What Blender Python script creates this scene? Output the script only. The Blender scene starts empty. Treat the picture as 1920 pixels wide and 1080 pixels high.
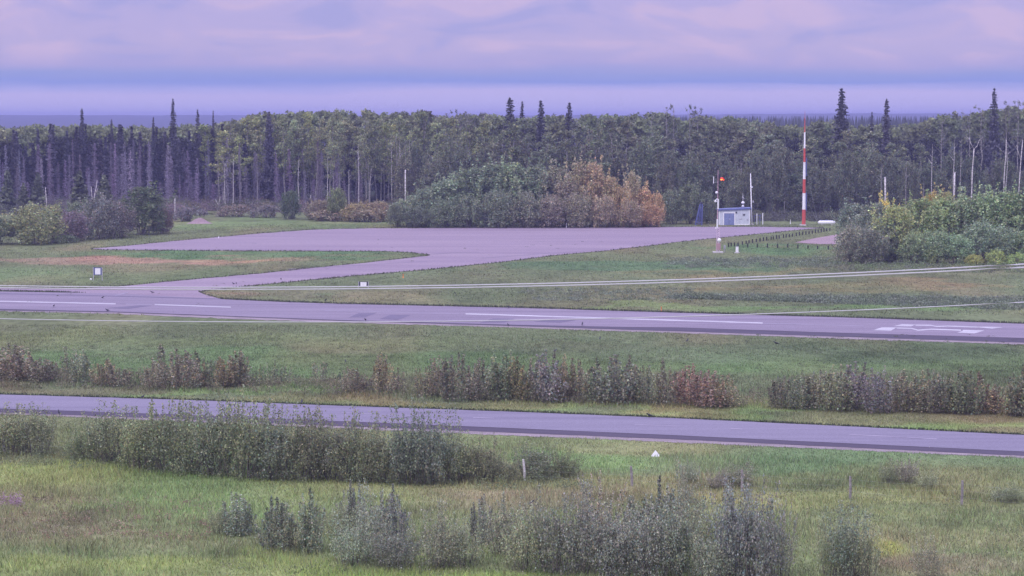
import bpy, math, random
import numpy as np
from mathutils import Vector, Matrix
from mathutils.geometry import tessellate_polygon
random.seed(7); rng = np.random.default_rng(7)
scene = bpy.context.scene
# ------------------------------------------------------------ camera
F = 4000.0; CH = 20.0; PITCH = math.atan(320/F)
cam_d = bpy.data.cameras.new("camera"); cam = bpy.data.objects.new("camera", cam_d)
scene.collection.objects.link(cam)
cam.location = (0, 0, CH); cam.rotation_euler = (math.pi/2-PITCH, 0, 0)
cam_d.sensor_width = 36; cam_d.lens = 36*F/1920; cam_d.clip_start = 0.5; cam_d.clip_end = 30000
scene.camera = cam
scene.view_settings.view_transform = 'Standard'; scene.view_settings.look = 'None'
scene.view_settings.exposure = 0.0; scene.view_settings.gamma = 1.0
def lin(r, g, b):
    f = lambda c: (c/255/12.92) if c/255 <= .04045 else ((c/255+.055)/1.055)**2.4
    return (f(r), f(g), f(b), 1)
# ------------------------------------------------------------ world
SUN_EL, SUN_AZ = 42, 215          # degrees; azimuth clockwise from +Y (behind the camera, to the left)
SKY_Z = 3.1                       # how much brighter the overcast is overhead than at the horizon
w = bpy.data.worlds.new("World"); scene.world = w; w.use_nodes = True
nt = w.node_tree; nt.nodes.clear(); N = nt.nodes; L = nt.links
def nn(t, **k):
    n = N.new(t)
    for a, b in k.items(): setattr(n, a, b)
    return n
tc = nn('ShaderNodeTexCoord'); sep = nn('ShaderNodeSeparateXYZ'); L.new(tc.outputs['Generated'], sep.inputs[0])
def wnoise(sx, sz, detail, dist=0.0, off=(0, 0, 0)):
    m = nn('ShaderNodeMapping'); m.inputs['Scale'].default_value = (sx, sx, sz); m.inputs['Location'].default_value = off
    L.new(tc.outputs['Generated'], m.inputs[0])
    n = nn('ShaderNodeTexNoise'); n.inputs['Scale'].default_value = 1; n.inputs['Detail'].default_value = detail
    n.inputs['Distortion'].default_value = dist; L.new(m.outputs[0], n.inputs['Vector']); return n.outputs['Fac']
n1 = wnoise(7, 60, 5, .6); n2 = wnoise(18, 58, 10, .7, (3, 1, 2)); n3 = wnoise(4, 170, 5, .3, (7, 3, 1))
def wm(op, a, b, c=None):
    m = nn('ShaderNodeMath', operation=op)
    for i, v in enumerate((a, b, c)):
        if v is None: continue
        if isinstance(v, (int, float)): m.inputs[i].default_value = v
        else: L.new(v, m.inputs[i])
    return m.outputs[0]
zz = wm('ADD', sep.outputs['Z'], wm('MULTIPLY', wm('SUBTRACT', n1, .5), .009))
zz = wm('ADD', zz, wm('MULTIPLY', wm('SUBTRACT', n3, .5), .003))
t01 = wm('DIVIDE', wm('ADD', zz, .01), .08)
rp = nn('ShaderNodeValToRGB'); L.new(t01, rp.inputs[0])
stops = [(0, (186, 188, 232)), (.0025, (188, 184, 230)), (.0070, (190, 183, 230)), (.0115, (189, 180, 229)), (.0140, (166, 168, 226)),
         (.0165, (136, 150, 218)), (.0200, (146, 155, 214)), (.0245, (168, 162, 213)), (.032, (180, 169, 214)), (.045, (178, 168, 216)), (.062, (174, 166, 218))]
el = rp.color_ramp.elements
for i, (z, c) in enumerate(stops):
    p = (z+.01)/.08
    e = el[i] if i < 2 else el.new(p)
    e.position = p; e.color = lin(*c)
def wmix(fac, a, b):
    m = nn('ShaderNodeMix', data_type='RGBA')
    L.new(fac, m.inputs[0]) if not isinstance(fac, (int, float)) else setattr(m.inputs[0], 'default_value', fac)
    for s, v in ((6, a), (7, b)):
        if isinstance(v, tuple): m.inputs[s].default_value = v
        else: L.new(v, m.inputs[s])
    return m.outputs[2]
def wramp(v, a, b, lo=0, hi=1):
    m = nn('ShaderNodeMapRange', interpolation_type='SMOOTHSTEP')
    L.new(v, m.inputs[0])
    for i, x in enumerate((a, b, lo, hi)): m.inputs[i+1].default_value = x
    return m.outputs[0]
up = wramp(sep.outputs['Z'], .020, .032)
c = wmix(wm('MULTIPLY', wramp(n2, .5, .66), wm('MULTIPLY', up, .6)), rp.outputs[0], lin(204, 181, 215))
c = wmix(wm('MULTIPLY', wramp(n2, .5, .34), wm('MULTIPLY', up, .55)), c, lin(150, 154, 214))
sky = nn('ShaderNodeTexSky', sky_type='NISHITA'); sky.sun_disc = False
sky.sun_elevation = math.radians(SUN_EL); sky.sun_rotation = math.radians(SUN_AZ)
skys = nn('ShaderNodeVectorMath', operation='SCALE'); L.new(sky.outputs[0], skys.inputs[0]); skys.inputs['Scale'].default_value = .08
c = wmix(.06, c, skys.outputs[0])
c = wmix(wm('MULTIPLY', wramp(sep.outputs['Z'], .07, .5), .5), c, (.50, .49, .62, 1))
bright = wramp(sep.outputs['Z'], .07, .8, 1, SKY_Z)
fin = nn('ShaderNodeVectorMath', operation='SCALE'); L.new(c, fin.inputs[0]); L.new(bright, fin.inputs['Scale'])
bg = nn('ShaderNodeBackground'); L.new(fin.outputs[0], bg.inputs[0]); bg.inputs[1].default_value = 1.12
wo = nn('ShaderNodeOutputWorld'); L.new(bg.outputs[0], wo.inputs[0])
# ------------------------------------------------------------ sun (veiled by cloud)
sd = bpy.data.lights.new("sun", 'SUN'); sd.energy = 1.4; sd.angle = math.radians(14); sd.color = (1, .93, .86)
so = bpy.data.objects.new("sun", sd); scene.collection.objects.link(so)
az = math.radians(SUN_AZ); e_ = math.radians(SUN_EL)
sdir = Vector((math.sin(az)*math.cos(e_), math.cos(az)*math.cos(e_), math.sin(e_)))
so.rotation_euler = sdir.to_track_quat('Z', 'Y').to_euler()
# ------------------------------------------------------------ projection helpers (pixels of a 1920 px wide frame -> metres)
sp, cp = math.sin(PITCH), math.cos(PITCH)
def ray(px, py):
    u, v = (px-960)/F, (540-py)/F
    return u, cp+v*sp, -sp+v*cp
def gp(px, py, z=0.0):
    a, b, c_ = ray(px, py); t = (z-CH)/c_
    return Vector((a*t, b*t, z))
def at(px, py, D):
    a, b, c_ = ray(px, py); t = D/b
    return Vector((a*t, D, CH+c_*t))
def proj(x, y, z=0.0):
    dz = z-CH; f = y*cp-dz*sp; u = y*sp+dz*cp
    return 960+F*x/f, 540-F*u/f
def msz(D): return math.hypot(D, CH)/F      # metres per pixel at distance D
# ------------------------------------------------------------ object helpers
col = scene.collection
def mesh_np(name, v, quads=None, tris=None, colr=None, smooth=False):
    me = bpy.data.meshes.new(name)
    v = np.asarray(v, dtype=np.float32); nq = 0 if quads is None else len(quads); ntz = 0 if tris is None else len(tris)
    me.vertices.add(len(v)); me.vertices.foreach_set('co', v.ravel())
    loops = []; starts = []; tot = 0
    if nq: loops.append(np.asarray(quads).ravel()); starts.append(np.arange(nq)*4)
    if ntz: loops.append(np.asarray(tris).ravel()); starts.append(nq*4+np.arange(ntz)*3)
    lp = np.concatenate(loops).astype(np.int32); me.loops.add(len(lp)); me.loops.foreach_set('vertex_index', lp)
    me.polygons.add(nq+ntz); me.polygons.foreach_set('loop_start', np.concatenate(starts).astype(np.int32))
    if colr is not None:
        a = me.color_attributes.new('Col', 'FLOAT_COLOR', 'POINT')
        cc = np.ones((len(v), 4), dtype=np.float32); cc[:, :colr.shape[1]] = colr
        a.data.foreach_set('color', cc.ravel())
    me.update(calc_edges=True); me.validate()
    if smooth: me.polygons.foreach_set('use_smooth', [True]*len(me.polygons))
    return me
def tag(o, label=None, cat=None, group=None, kind=None):
    if label: o['label'] = label
    if cat: o['category'] = cat
    if group: o['group'] = group
    if kind: o['kind'] = kind
    return o
def link(name, me, mat=None, parent=None, loc=None):
    o = bpy.data.objects.new(name, me); col.objects.link(o)
    if mat is not None and me is not None and not me.materials:
        for m in (mat if isinstance(mat, (list, tuple)) else [mat]): me.materials.append(m)
    if parent: o.parent = parent
    if loc is not None: o.location = loc
    return o
def empty(name, loc, label, cat, group=None, rz=0):
    o = bpy.data.objects.new(name, None); col.objects.link(o); o.location = loc; o.rotation_euler.z = rz
    o.empty_display_size = .2
    return tag(o, label, cat, group)
class MB:
    def __init__(s): s.v = []; s.f = []; s.m = []
    def add(s, vs, fs, mi=0):
        b = len(s.v); s.v += [tuple(x) for x in vs]; s.f += [tuple(i+b for i in f) for f in fs]; s.m += [mi]*len(fs)
    def box(s, c, d, rz=0, mi=0):
        x, y, z = [q/2 for q in d]; R = Matrix.Rotation(rz, 3, 'Z')
        vs = [Vector(c)+R@Vector((i*x, j*y, k*z)) for i in (-1, 1) for j in (-1, 1) for k in (-1, 1)]
        s.add(vs, [(0, 1, 3, 2), (4, 6, 7, 5), (0, 4, 5, 1), (2, 3, 7, 6), (0, 2, 6, 4), (1, 5, 7, 3)], mi); return s
    def tube(s, pts, rad, n=8, mi=0, cap=True):
        pts = [Vector(p) for p in pts]; rad = rad if isinstance(rad, (list, tuple)) else [rad]*len(pts)
        vs = []; fs = []
        for i, p in enumerate(pts):
            d = (pts[min(i+1, len(pts)-1)]-pts[max(i-1, 0)]).normalized()
            a = d.orthogonal().normalized() if abs(d.z) < .99 else Vector((1, 0, 0)); b = d.cross(a).normalized(); a = b.cross(d)
            for k in range(n):
                t = 2*math.pi*k/n; vs.append(p+(a*math.cos(t)+b*math.sin(t))*rad[i])
        for i in range(len(pts)-1):
            for k in range(n):
                k2 = (k+1) % n; fs.append((i*n+k, i*n+k2, (i+1)*n+k2, (i+1)*n+k))
        if cap: fs.append(tuple(range(n))[::-1]); fs.append(tuple((len(pts)-1)*n+k for k in range(n)))
        s.add(vs, fs, mi); return s
    def ball(s, c, r, nu=12, nv=8, mi=0):
        r = r if isinstance(r, (tuple, list)) else (r, r, r); vs = []; fs = []
        for i in range(nv+1):
            ph = math.pi*i/nv
            for k in range(nu):
                t = 2*math.pi*k/nu
                vs.append((c[0]+r[0]*math.sin(ph)*math.cos(t), c[1]+r[1]*math.sin(ph)*math.sin(t), c[2]+r[2]*math.cos(ph)))
        for i in range(nv):
            for k in range(nu): fs.append((i*nu+k, (i+1)*nu+k, (i+1)*nu+(k+1) % nu, i*nu+(k+1) % nu))
        s.add(vs, fs, mi); return s
    def build(s, name, mat, parent=None, loc=None, smooth=False, bevel=0):
        me = bpy.data.meshes.new(name); me.from_pydata(s.v, [], s.f)
        for i, p in enumerate(me.polygons): p.material_index = s.m[i]; p.use_smooth = smooth
        me.update()
        o = link(name, me, mat, parent, loc)
        if bevel:
            b = o.modifiers.new('bevel', 'BEVEL'); b.width = bevel; b.segments = 2
        return o
# ------------------------------------------------------------ materials
def mat_new(name):
    m = bpy.data.materials.new(name); m.use_nodes = True; t = m.node_tree
    return m, t, t.nodes['Principled BSDF']
def paint(name, c, rough=.6, metal=0, var=.12, scale=3.0, spec=.4):
    m, t, b = mat_new(name); tcn = t.nodes.new('ShaderNodeTexCoord'); n = t.nodes.new('ShaderNodeTexNoise')
    n.inputs['Scale'].default_value = scale; n.inputs['Detail'].default_value = 6; t.links.new(tcn.outputs['Object'], n.inputs['Vector'])
    r = t.nodes.new('ShaderNodeValToRGB'); r.color_ramp.elements[0].position = .3; r.color_ramp.elements[1].position = .7
    r.color_ramp.elements[0].color = tuple(x*(1-var) for x in c[:3])+(1,); r.color_ramp.elements[1].color = tuple(min(1, x*(1+var)) for x in c[:3])+(1,)
    t.links.new(n.outputs['Fac'], r.inputs[0]); t.links.new(r.outputs[0], b.inputs['Base Color'])
    b.inputs['Roughness'].default_value = rough; b.inputs['Metallic'].default_value = metal; b.inputs['Specular IOR Level'].default_value = spec
    return m
def foliage(name, trans=.3):
    m, t, b = mat_new(name)
    a = t.nodes.new('ShaderNodeAttribute'); a.attribute_name = 'Col'
    oi = t.nodes.new('ShaderNodeObjectInfo'); mx = t.nodes.new('ShaderNodeMix'); mx.data_type = 'RGBA'; mx.blend_type = 'MULTIPLY'; mx.inputs[0].default_value = 1
    t.links.new(a.outputs['Color'], mx.inputs[6]); t.links.new(oi.outputs['Color'], mx.inputs[7])
    t.links.new(mx.outputs[2], b.inputs['Base Color']); b.inputs['Roughness'].default_value = .75; b.inputs['Specular IOR Level'].default_value = .15
    tr = t.nodes.new('ShaderNodeBsdfTranslucent'); t.links.new(mx.outputs[2], tr.inputs[0])
    ms = t.nodes.new('ShaderNodeMixShader'); ms.inputs[0].default_value = trans
    t.links.new(b.outputs[0], ms.inputs[1]); t.links.new(tr.outputs[0], ms.inputs[2])
    t.links.new(ms.outputs[0], t.nodes['Material Output'].inputs[0]); return m
M_leaf = foliage('leaves'); M_needle = foliage('needles', .1); M_grass = foliage('grass_blades', .35)
def bark(name, c1, c2, scale=(3, 3, .8), hi=.62):
    m, t, b = mat_new(name); tcn = t.nodes.new('ShaderNodeTexCoord'); mp = t.nodes.new('ShaderNodeMapping'); mp.inputs['Scale'].default_value = scale
    n = t.nodes.new('ShaderNodeTexNoise'); n.inputs['Scale'].default_value = 1.6; n.inputs['Detail'].default_value = 5
    t.links.new(tcn.outputs['Object'], mp.inputs[0]); t.links.new(mp.outputs[0], n.inputs['Vector'])
    r = t.nodes.new('ShaderNodeValToRGB'); r.color_ramp.elements[0].position = .38; r.color_ramp.elements[1].position = hi
    r.color_ramp.elements[0].color = (*c1, 1); r.color_ramp.elements[1].color = (*c2, 1)
    t.links.new(n.outputs['Fac'], r.inputs[0]); t.links.new(r.outputs[0], b.inputs['Base Color']); b.inputs['Roughness'].default_value = .85
    return m
M_aspen_bark = bark('aspen_bark', (.16, .15, .14), (.40, .38, .36), (.6, .6, 2.5))
M_birch_bark = bark('birch_bark', (.28, .26, .25), (.68, .65, .64), (.8, .8, 3), .6)
M_dark_bark = bark('spruce_bark', (.06, .05, .045), (.15, .12, .11))
M_dead_bark = bark('dead_bark', (.10, .09, .11), (.26, .24, .28))
M_stem = bark('shrub_stem', (.08, .075, .06), (.22, .20, .16))
# sheets: asphalt and gravel
def sheet_mat(name, c_lo, c_hi, streak=(.02, .5, 1), fine=9.0, fine_amt=.15, crack=0.0, rough=.9, amount=1.0, angle=0.0):
    m, t, b = mat_new(name); nd = t.nodes; lk = t.links
    tcn = nd.new('ShaderNodeTexCoord')
    rot = nd.new('ShaderNodeMapping'); rot.inputs['Rotation'].default_value = (0, 0, angle); lk.new(tcn.outputs['Object'], rot.inputs[0])
    mp = nd.new('ShaderNodeMapping'); mp.inputs['Scale'].default_value = streak
    lk.new(rot.outputs[0], mp.inputs[0]); n = nd.new('ShaderNodeTexNoise'); n.inputs['Scale'].default_value = 1; n.inputs['Detail'].default_value = 6; n.inputs['Roughness'].default_value = .6
    lk.new(mp.outputs[0], n.inputs['Vector'])
    r = nd.new('ShaderNodeValToRGB'); r.color_ramp.elements[0].position = .5-.2/amount; r.color_ramp.elements[1].position = .5+.2/amount
    r.color_ramp.elements[0].color = (*c_lo, 1); r.color_ramp.elements[1].color = (*c_hi, 1); lk.new(n.outputs['Fac'], r.inputs[0])
    f = nd.new('ShaderNodeTexNoise'); f.inputs['Scale'].default_value = fine; f.inputs['Detail'].default_value = 3; lk.new(tcn.outputs['Object'], f.inputs['Vector'])
    mr = nd.new('ShaderNodeMapRange'); mr.inputs[1].default_value = .3; mr.inputs[2].default_value = .7; mr.inputs[3].default_value = 1-fine_amt; mr.inputs[4].default_value = 1+fine_amt
    lk.new(f.outputs['Fac'], mr.inputs[0])
    sc = nd.new('ShaderNodeVectorMath'); sc.operation = 'SCALE'; lk.new(r.outputs[0], sc.inputs[0]); lk.new(mr.outputs[0], sc.inputs['Scale'])
    out = sc.outputs[0]
    if crack:
        mc = nd.new('ShaderNodeMapping'); mc.inputs['Scale'].default_value = (.05, .12, 1); lk.new(rot.outputs[0], mc.inputs[0])
        vo = nd.new('ShaderNodeTexVoronoi'); vo.feature = 'DISTANCE_TO_EDGE'; lk.new(mc.outputs[0], vo.inputs['Vector'])
        m2 = nd.new('ShaderNodeMapRange'); m2.inputs[1].default_value = 0; m2.inputs[2].default_value = .012; m2.inputs[3].default_value = 1-crack; m2.inputs[4].default_value = 1
        lk.new(vo.outputs['Distance'], m2.inputs[0]); s2 = nd.new('ShaderNodeVectorMath'); s2.operation = 'SCALE'; lk.new(out, s2.inputs[0]); lk.new(m2.outputs[0], s2.inputs['Scale']); out = s2.outputs[0]
    lk.new(out, b.inputs['Base Color']); b.inputs['Roughness'].default_value = rough; b.inputs['Specular IOR Level'].default_value = .25
    return m
M_runway = sheet_mat('old_runway_asphalt', (.176, .150, .195), (.252, .218, .268), (.03, .45, 1), crack=.15)
M_road = sheet_mat('highway_asphalt', (.172, .158, .212), (.222, .206, .262), (.02, .7, 1), fine_amt=.12, crack=.08)
M_apron = sheet_mat('apron_gravel', (.212, .166, .212), (.298, .244, .28), (.02, .16, 1), fine=3, fine_amt=.13, amount=1.0, crack=.10)
M_dark = sheet_mat('dark_asphalt', (.062, .052, .078), (.088, .075, .105), (.05, .5, 1))
M_gravel = sheet_mat('shoulder_gravel', (.19, .16, .17), (.32, .27, .28), (.5, 1.2, 1), fine=12, fine_amt=.3)
M_pink = sheet_mat('pink_gravel', (.24, .175, .19), (.33, .245, .25), (.3, .6, 1), fine=5, fine_amt=.2)
M_mark = sheet_mat('worn_road_paint', (.30, .285, .33), (.56, .55, .58), (.3, 1.5, 1), fine=8, fine_amt=.1)
M_faint = sheet_mat('faded_road_paint', (.22, .20, .26), (.34, .315, .38), (.3, 1.5, 1), fine=8, fine_amt=.1)
# ------------------------------------------------------------ layout lines of the setting
XS = np.array
def ext(pts, lo=-900, hi=2900):
    p = sorted(pts); a, b = p[0], p[1]; c_, d = p[-2], p[-1]
    s0 = (b[1]-a[1])/(b[0]-a[0]); s1 = (d[1]-c_[1])/(d[0]-c_[0])
    return [(lo, a[1]+(lo-a[0])*s0)]+p+[(hi, d[1]+(hi-d[0])*s1)]
HW_FAR = ext([(0, 740.5), (320, 750), (640, 762), (960, 773), (1280, 786), (1600, 801), (1920, 817)])
HW_NEAR = ext([(0, 767), (320, 778), (640, 791), (960, 804), (1280, 818), (1600, 833), (1920, 848)])
HW_DARK = ext([(0, 774), (320, 786), (640, 799.5), (960, 812), (1280, 825), (1600, 840), (1920, 855.5)])
HW_GRAV = ext([(0, 777), (320, 790), (640, 804), (960, 817.5), (1280, 831), (1600, 845), (1920, 859)])
RW_FAR = ext([(0, 547), (230, 551), (417, 561.7), (533, 567), (640, 570.5), (973, 578), (1280, 587.5), (1613, 597), (1920, 608)])
RW_NEAR = ext([(0, 580), (213, 585), (400, 592), (640, 601), (973, 610), (1180, 614), (1280, 615), (1580, 625), (1920, 634.5)])
RW_DARK = ext([(0, 582.5), (213, 586), (400, 593), (640, 602), (973, 612), (1180, 619), (1280, 622), (1580, 632), (1920, 643)])
RW_GRAV = ext([(0, 583.5), (213, 588.5), (400, 597), (640, 605), (973, 615), (1180, 622), (1280, 625), (1580, 635.5), (1920, 646.5)])
def line(pts, x): return np.interp(x, [p[0] for p in pts], [p[1] for p in pts])
def strip(name, up_, lo_, z, mat, x0=-900, x1=2900, step=14, jit=(0, 0)):
    xs = np.arange(x0, x1+step, step); vs = []
    for i, x in enumerate(xs):
        j0 = rng.normal(0, 1)*jit[0]; j1 = rng.normal(0, 1)*jit[1]
        a = gp(x, line(up_, x)+j0); b = gp(x, line(lo_, x)+j1); vs += [(a.x, a.y, z), (b.x, b.y, z)]
    q = [(2*i, 2*i+1, 2*i+3, 2*i+2) for i in range(len(xs)-1)]
    return link(name, mesh_np(name, vs, quads=q), mat)
def poly(name, pts, z, mat, jit=0.0, sub=True):
    P = []
    for i in range(len(pts)):
        a, b = pts[i], pts[(i+1) % len(pts)]; n = max(1, int(math.dist(a, b)/12)) if sub else 1
        for k in range(n):
            t = k/n; P.append((a[0]+(b[0]-a[0])*t, a[1]+(b[1]-a[1])*t+(rng.normal(0, 1)*jit if k else 0)))
    V = [gp(*p) for p in P]; V = [Vector((v.x, v.y, z)) for v in V]
    tr = tessellate_polygon([V]); me = bpy.data.meshes.new(name); me.from_pydata([tuple(v) for v in V], [], [tuple(t) for t in tr])
    me.update(); bmz = me
    for p in me.polygons:
        if p.normal.z < 0: p.flip()
    return link(name, me, mat), P
APRON = [(230, 553), (100, 547), (-200, 541), (-200, 540), (140, 541), (207, 539), (333, 527), (500, 512), (640, 497.5), (740, 487), (800, 480.5), (806, 479), (800, 477), (765, 473), (723, 471),
         (640, 471), (420, 470), (200, 468.5), (170, 466.7), (240, 461), (333, 451.7), (420, 444), (500, 437), (570, 432), (640, 429.2), (820, 427.5), (1000, 427), (1280, 425.5), (1420, 425.5), (1545, 427.5),
         (1500, 431), (1430, 438), (1343, 446.5), (1280, 453), (1140, 470), (1040, 479), (940, 491.5), (806, 505), (640, 519.5), (500, 533), (440, 539), (400, 543), (372, 547.5), (385, 553), (417, 562), (533, 568), (533, 575), (230, 560)]
def in_poly(px, py, P):
    P = np.array(P); r = np.zeros(len(px), bool); j = len(P)-1
    for i in range(len(P)):
        xi, yi = P[i]; xj, yj = P[j]
        c_ = ((yi > py) != (yj > py)) & (px < (xj-xi)*(py-yi)/(yj-yi+1e-9)+xi); r ^= c_; j = i
    return r
PINKPATCH = [(1490, 455), (1518, 449), (1545, 444), (1580, 438), (1700, 436), (1700, 462), (1580, 459), (1540, 458)]
def paved(x, y):
    px, py = proj(x, y)
    k = (py > line(HW_FAR, px)-.5) & (py < line(HW_GRAV, px)-1.0)
    k |= (py > line(RW_FAR, px)) & (py < line(RW_GRAV, px)-.6)
    return k | in_poly(px, py, APRON) | in_poly(px, py, PINKPATCH)
# ------------------------------------------------------------ ground colours: patches of different growth, in metres
def blob(px, py, rx, ry, c_, s=1.0):
    P = gp(px, py); a = gp(px, py-ry); b = gp(px, py+ry)
    return (P.x, P.y, rx*msz(P.y), max(.8, abs(a.y-b.y)/2), c_, s)
G0 = (.135, .150, .082)
BL = []
def add_blobs():
    A = BL.append
    A(blob(960, 590, 2600, 120, (.125, .145, .082), 1))            # airfield grass, greyer
    A(blob(640, 680, 1500, 26, (.115, .165, .075), .8))
    A(blob(300, 640, 600, 16, (.135, .16, .08), .8)); A(blob(1500, 660, 700, 18, (.105, .14, .08), .6))
    A(blob(960, 762, 2200, 9, (.15, .205, .085), .9)); A(blob(1700, 800, 700, 8, (.15, .205, .085), .9)); A(blob(200, 738, 700, 6, (.15, .195, .085), .9))
    A(blob(1000, 757, 900, 12, (.17, .165, .085), .8)); A(blob(1700, 785, 500, 14, (.15, .145, .08), .7)); A(blob(300, 725, 500, 9, (.14, .135, .08), .7))
    A(blob(200, 489, 380, 7.5, (.235, .17, .12), .9)); A(blob(-200, 489, 380, 6, (.22, .17, .12), .9)); A(blob(440, 489, 90, 5, (.25, .20, .12), .8))
    A(blob(450, 478, 360, 5, (.10, .155, .075), .9)); A(blob(560, 420, 500, 9, (.135, .175, .08), .8))
    A(blob(100, 520, 420, 16, (.125, .165, .082), .7)); A(blob(500, 553, 220, 7, (.165, .155, .10), .7))
    A(blob(1500, 540, 240, 7, (.19, .175, .09), .6)); A(blob(1740, 532, 150, 6, (.19, .165, .09), .6)); A(blob(1350, 510, 200, 6, (.18, .17, .09), .7))
    A(blob(1200, 500, 320, 9, (.10, .15, .08), .8)); A(blob(1480, 575, 700, 7, (.13, .185, .08), .8)); A(blob(700, 560, 300, 8, (.15, .16, .09), .7))
    A(blob(1450, 468, 120, 12, (.10, .16, .075), .8))
    A(blob(1500, 860, 600, 26, (.115, .158, .088), .8)); A(blob(1050, 850, 200, 18, (.11, .165, .075), .8)); A(blob(1000, 930, 330, 26, (.155, .148, .10), .7))
    A(blob(1550, 935, 300, 16, (.175, .18, .09), .7)); A(blob(1800, 1000, 300, 30, (.155, .155, .09), .8)); A(blob(1850, 1060, 180, 22, (.16, .135, .10), .6))
    A(blob(150, 900, 500, 26, (.15, .19, .08), .8)); A(blob(450, 930, 420, 28, (.15, .19, .09), .8)); A(blob(60, 985, 260, 34, (.16, .14, .095), .6)); A(blob(300, 1000, 260, 22, (.155, .155, .09), .6))
    A(blob(300, 1062, 520, 26, (.175, .195, .085), 1)); A(blob(480, 1025, 80, 12, (.18, .20, .085), .9)); A(blob(100, 1085, 500, 20, (.16, .18, .085), .8)); A(blob(850, 1075, 300, 20, (.16, .20, .07), .7))
    A(blob(1620, 1030, 90, 24, (.19, .20, .07), .6))
add_blobs()
def vnoise(x, y, s, seed):
    r = np.random.default_rng(seed); T = r.random((64, 64)); u = np.asarray(x)/s+100.5; v = np.asarray(y)/s+100.5
    i = np.floor(u).astype(int); j = np.floor(v).astype(int); fu = u-i; fv = v-j; fu = fu*fu*(3-2*fu); fv = fv*fv*(3-2*fv)
    g = lambda a, b: T[a % 64, b % 64]
    return (g(i, j)*(1-fu)+g(i+1, j)*fu)*(1-fv)+(g(i, j+1)*(1-fu)+g(i+1, j+1)*fu)*fv
def gcol(x, y):
    x = np.asarray(x, float); y = np.asarray(y, float)
    C = np.tile(np.array(G0), (len(x), 1))
    wx = x+(vnoise(x, y, 6, 1)-.5)*8+(vnoise(x, y, 1.7, 5)-.5)*2; wy = y+((vnoise(x, y, 9, 2)-.5)*.07+(vnoise(x, y, 2.5, 6)-.5)*.03)*y
    for bx, by, rx, ry, c_, s in BL:
        d = ((wx-bx)/rx)**2+((wy-by)/ry)**2; k = np.clip(1.35-d, 0, 1)*s; k = (k*k*(3-2*k))[:, None]
        C = C*(1-k)+np.array(c_)*k
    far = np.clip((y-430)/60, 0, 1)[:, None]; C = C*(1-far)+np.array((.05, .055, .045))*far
    n = vnoise(x, y/2.2, 3, 3)*.5+vnoise(x, y/2.5, 11, 4)*.5+vnoise(x, y/1.6, .9, 14)*.35; C = C*(.68+.50*n)[:, None]
    dk = np.clip(vnoise(x/1.8, y/2.2, 1.6, 15)-.72, 0, 1)[:, None]; C = C*(1-dk*1.1)
    nr_ = np.clip((150-y)/22, 0, 1)[:, None]; C = C*(1+nr_*np.array((.34, .36, .26)))    # near-side colour lightened to offset the tall blades' self-shadowing
    # brownish dry tint varies
    n2_ = np.clip(vnoise(x, y/3, 7, 8)-.45, 0, 1)[:, None]; C = C*(1+n2_*np.array((.55, .05, .2)))
    return C*np.array((1.20, 1.27, 1.14))
# ------------------------------------------------------------ ground (one sheet to the horizon)
def axis(core0, core1, step, end, g=1.18):
    a = list(np.arange(core0, core1, step)); s = step
    while a[-1] < end: s *= g; a.append(a[-1]+s)
    b = [core0]; s = step
    while b[0] > -end: s *= g; b.insert(0, b[0]-s)
    return np.array(b[:-1]+a)
gx = axis(-75, 75, .8, 8500); gy = axis(85, 180, .8, 180.1, 1.01); gy = np.concatenate([axis(84, 170, .7, 8800, 1.0015)[lambda a: a > 60] if False else np.arange(84, 170, .7), np.arange(170, 440, 1.6)])
tail = [440]; s_ = 2
while tail[-1] < 8800: s_ *= 1.16; tail.append(tail[-1]+s_)
head = [84]; s_ = 1
while head[0] > -8600: s_ *= 1.3; head.insert(0, head[0]-s_)
gy = np.concatenate([np.array(head[:-1]), gy, np.array(tail)])
GX, GY = np.meshgrid(gx, gy); X = GX.ravel(); Y = GY.ravel()
nx, ny = len(gx), len(gy)
idx = np.arange(nx*ny).reshape(ny, nx)
quads = np.stack([idx[:-1, :-1], idx[:-1, 1:], idx[1:, 1:], idx[1:, :-1]], -1).reshape(-1, 4)
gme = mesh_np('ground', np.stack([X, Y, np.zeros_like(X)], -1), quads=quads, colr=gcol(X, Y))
Mg, t, b = mat_new('grassland')
a = t.nodes.new('ShaderNodeAttribute'); a.attribute_name = 'Col'
tcn = t.nodes.new('ShaderNodeTexCoord'); mp = t.nodes.new('ShaderNodeMapping'); mp.inputs['Scale'].default_value = (1.2, .5, 1); t.links.new(tcn.outputs['Object'], mp.inputs[0])
n = t.nodes.new('ShaderNodeTexNoise'); n.inputs['Scale'].default_value = 1; n.inputs['Detail'].default_value = 9; n.inputs['Roughness'].default_value = .7; t.links.new(mp.outputs[0], n.inputs['Vector'])
mr = t.nodes.new('ShaderNodeMapRange'); mr.inputs[1].default_value = .3; mr.inputs[2].default_value = .7; mr.inputs[3].default_value = .62; mr.inputs[4].default_value = 1.3; t.links.new(n.outputs['Fac'], mr.inputs[0])
s2 = t.nodes.new('ShaderNodeVectorMath'); s2.operation = 'SCALE'; t.links.new(a.outputs['Color'], s2.inputs[0]); t.links.new(mr.outputs[0], s2.inputs['Scale']); t.links.new(s2.outputs[0], b.inputs['Base Color'])
b.inputs['Roughness'].default_value = 1; b.inputs['Specular IOR Level'].default_value = 0
bp = t.nodes.new('ShaderNodeBump'); bp.inputs['Strength'].default_value = .8; bp.inputs['Distance'].default_value = .3; t.links.new(n.outputs['Fac'], bp.inputs['Height']); t.links.new(bp.outputs[0], b.inputs['Normal'])
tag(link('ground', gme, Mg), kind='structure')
S = lambda o: tag(o, kind='structure')
S(strip('highway_shoulder', HW_FAR, HW_GRAV, .015, M_gravel, jit=(.3, .6), step=9))
S(strip('highway_edge', HW_NEAR, HW_DARK, .03, M_dark, jit=(0, .15)))
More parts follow.
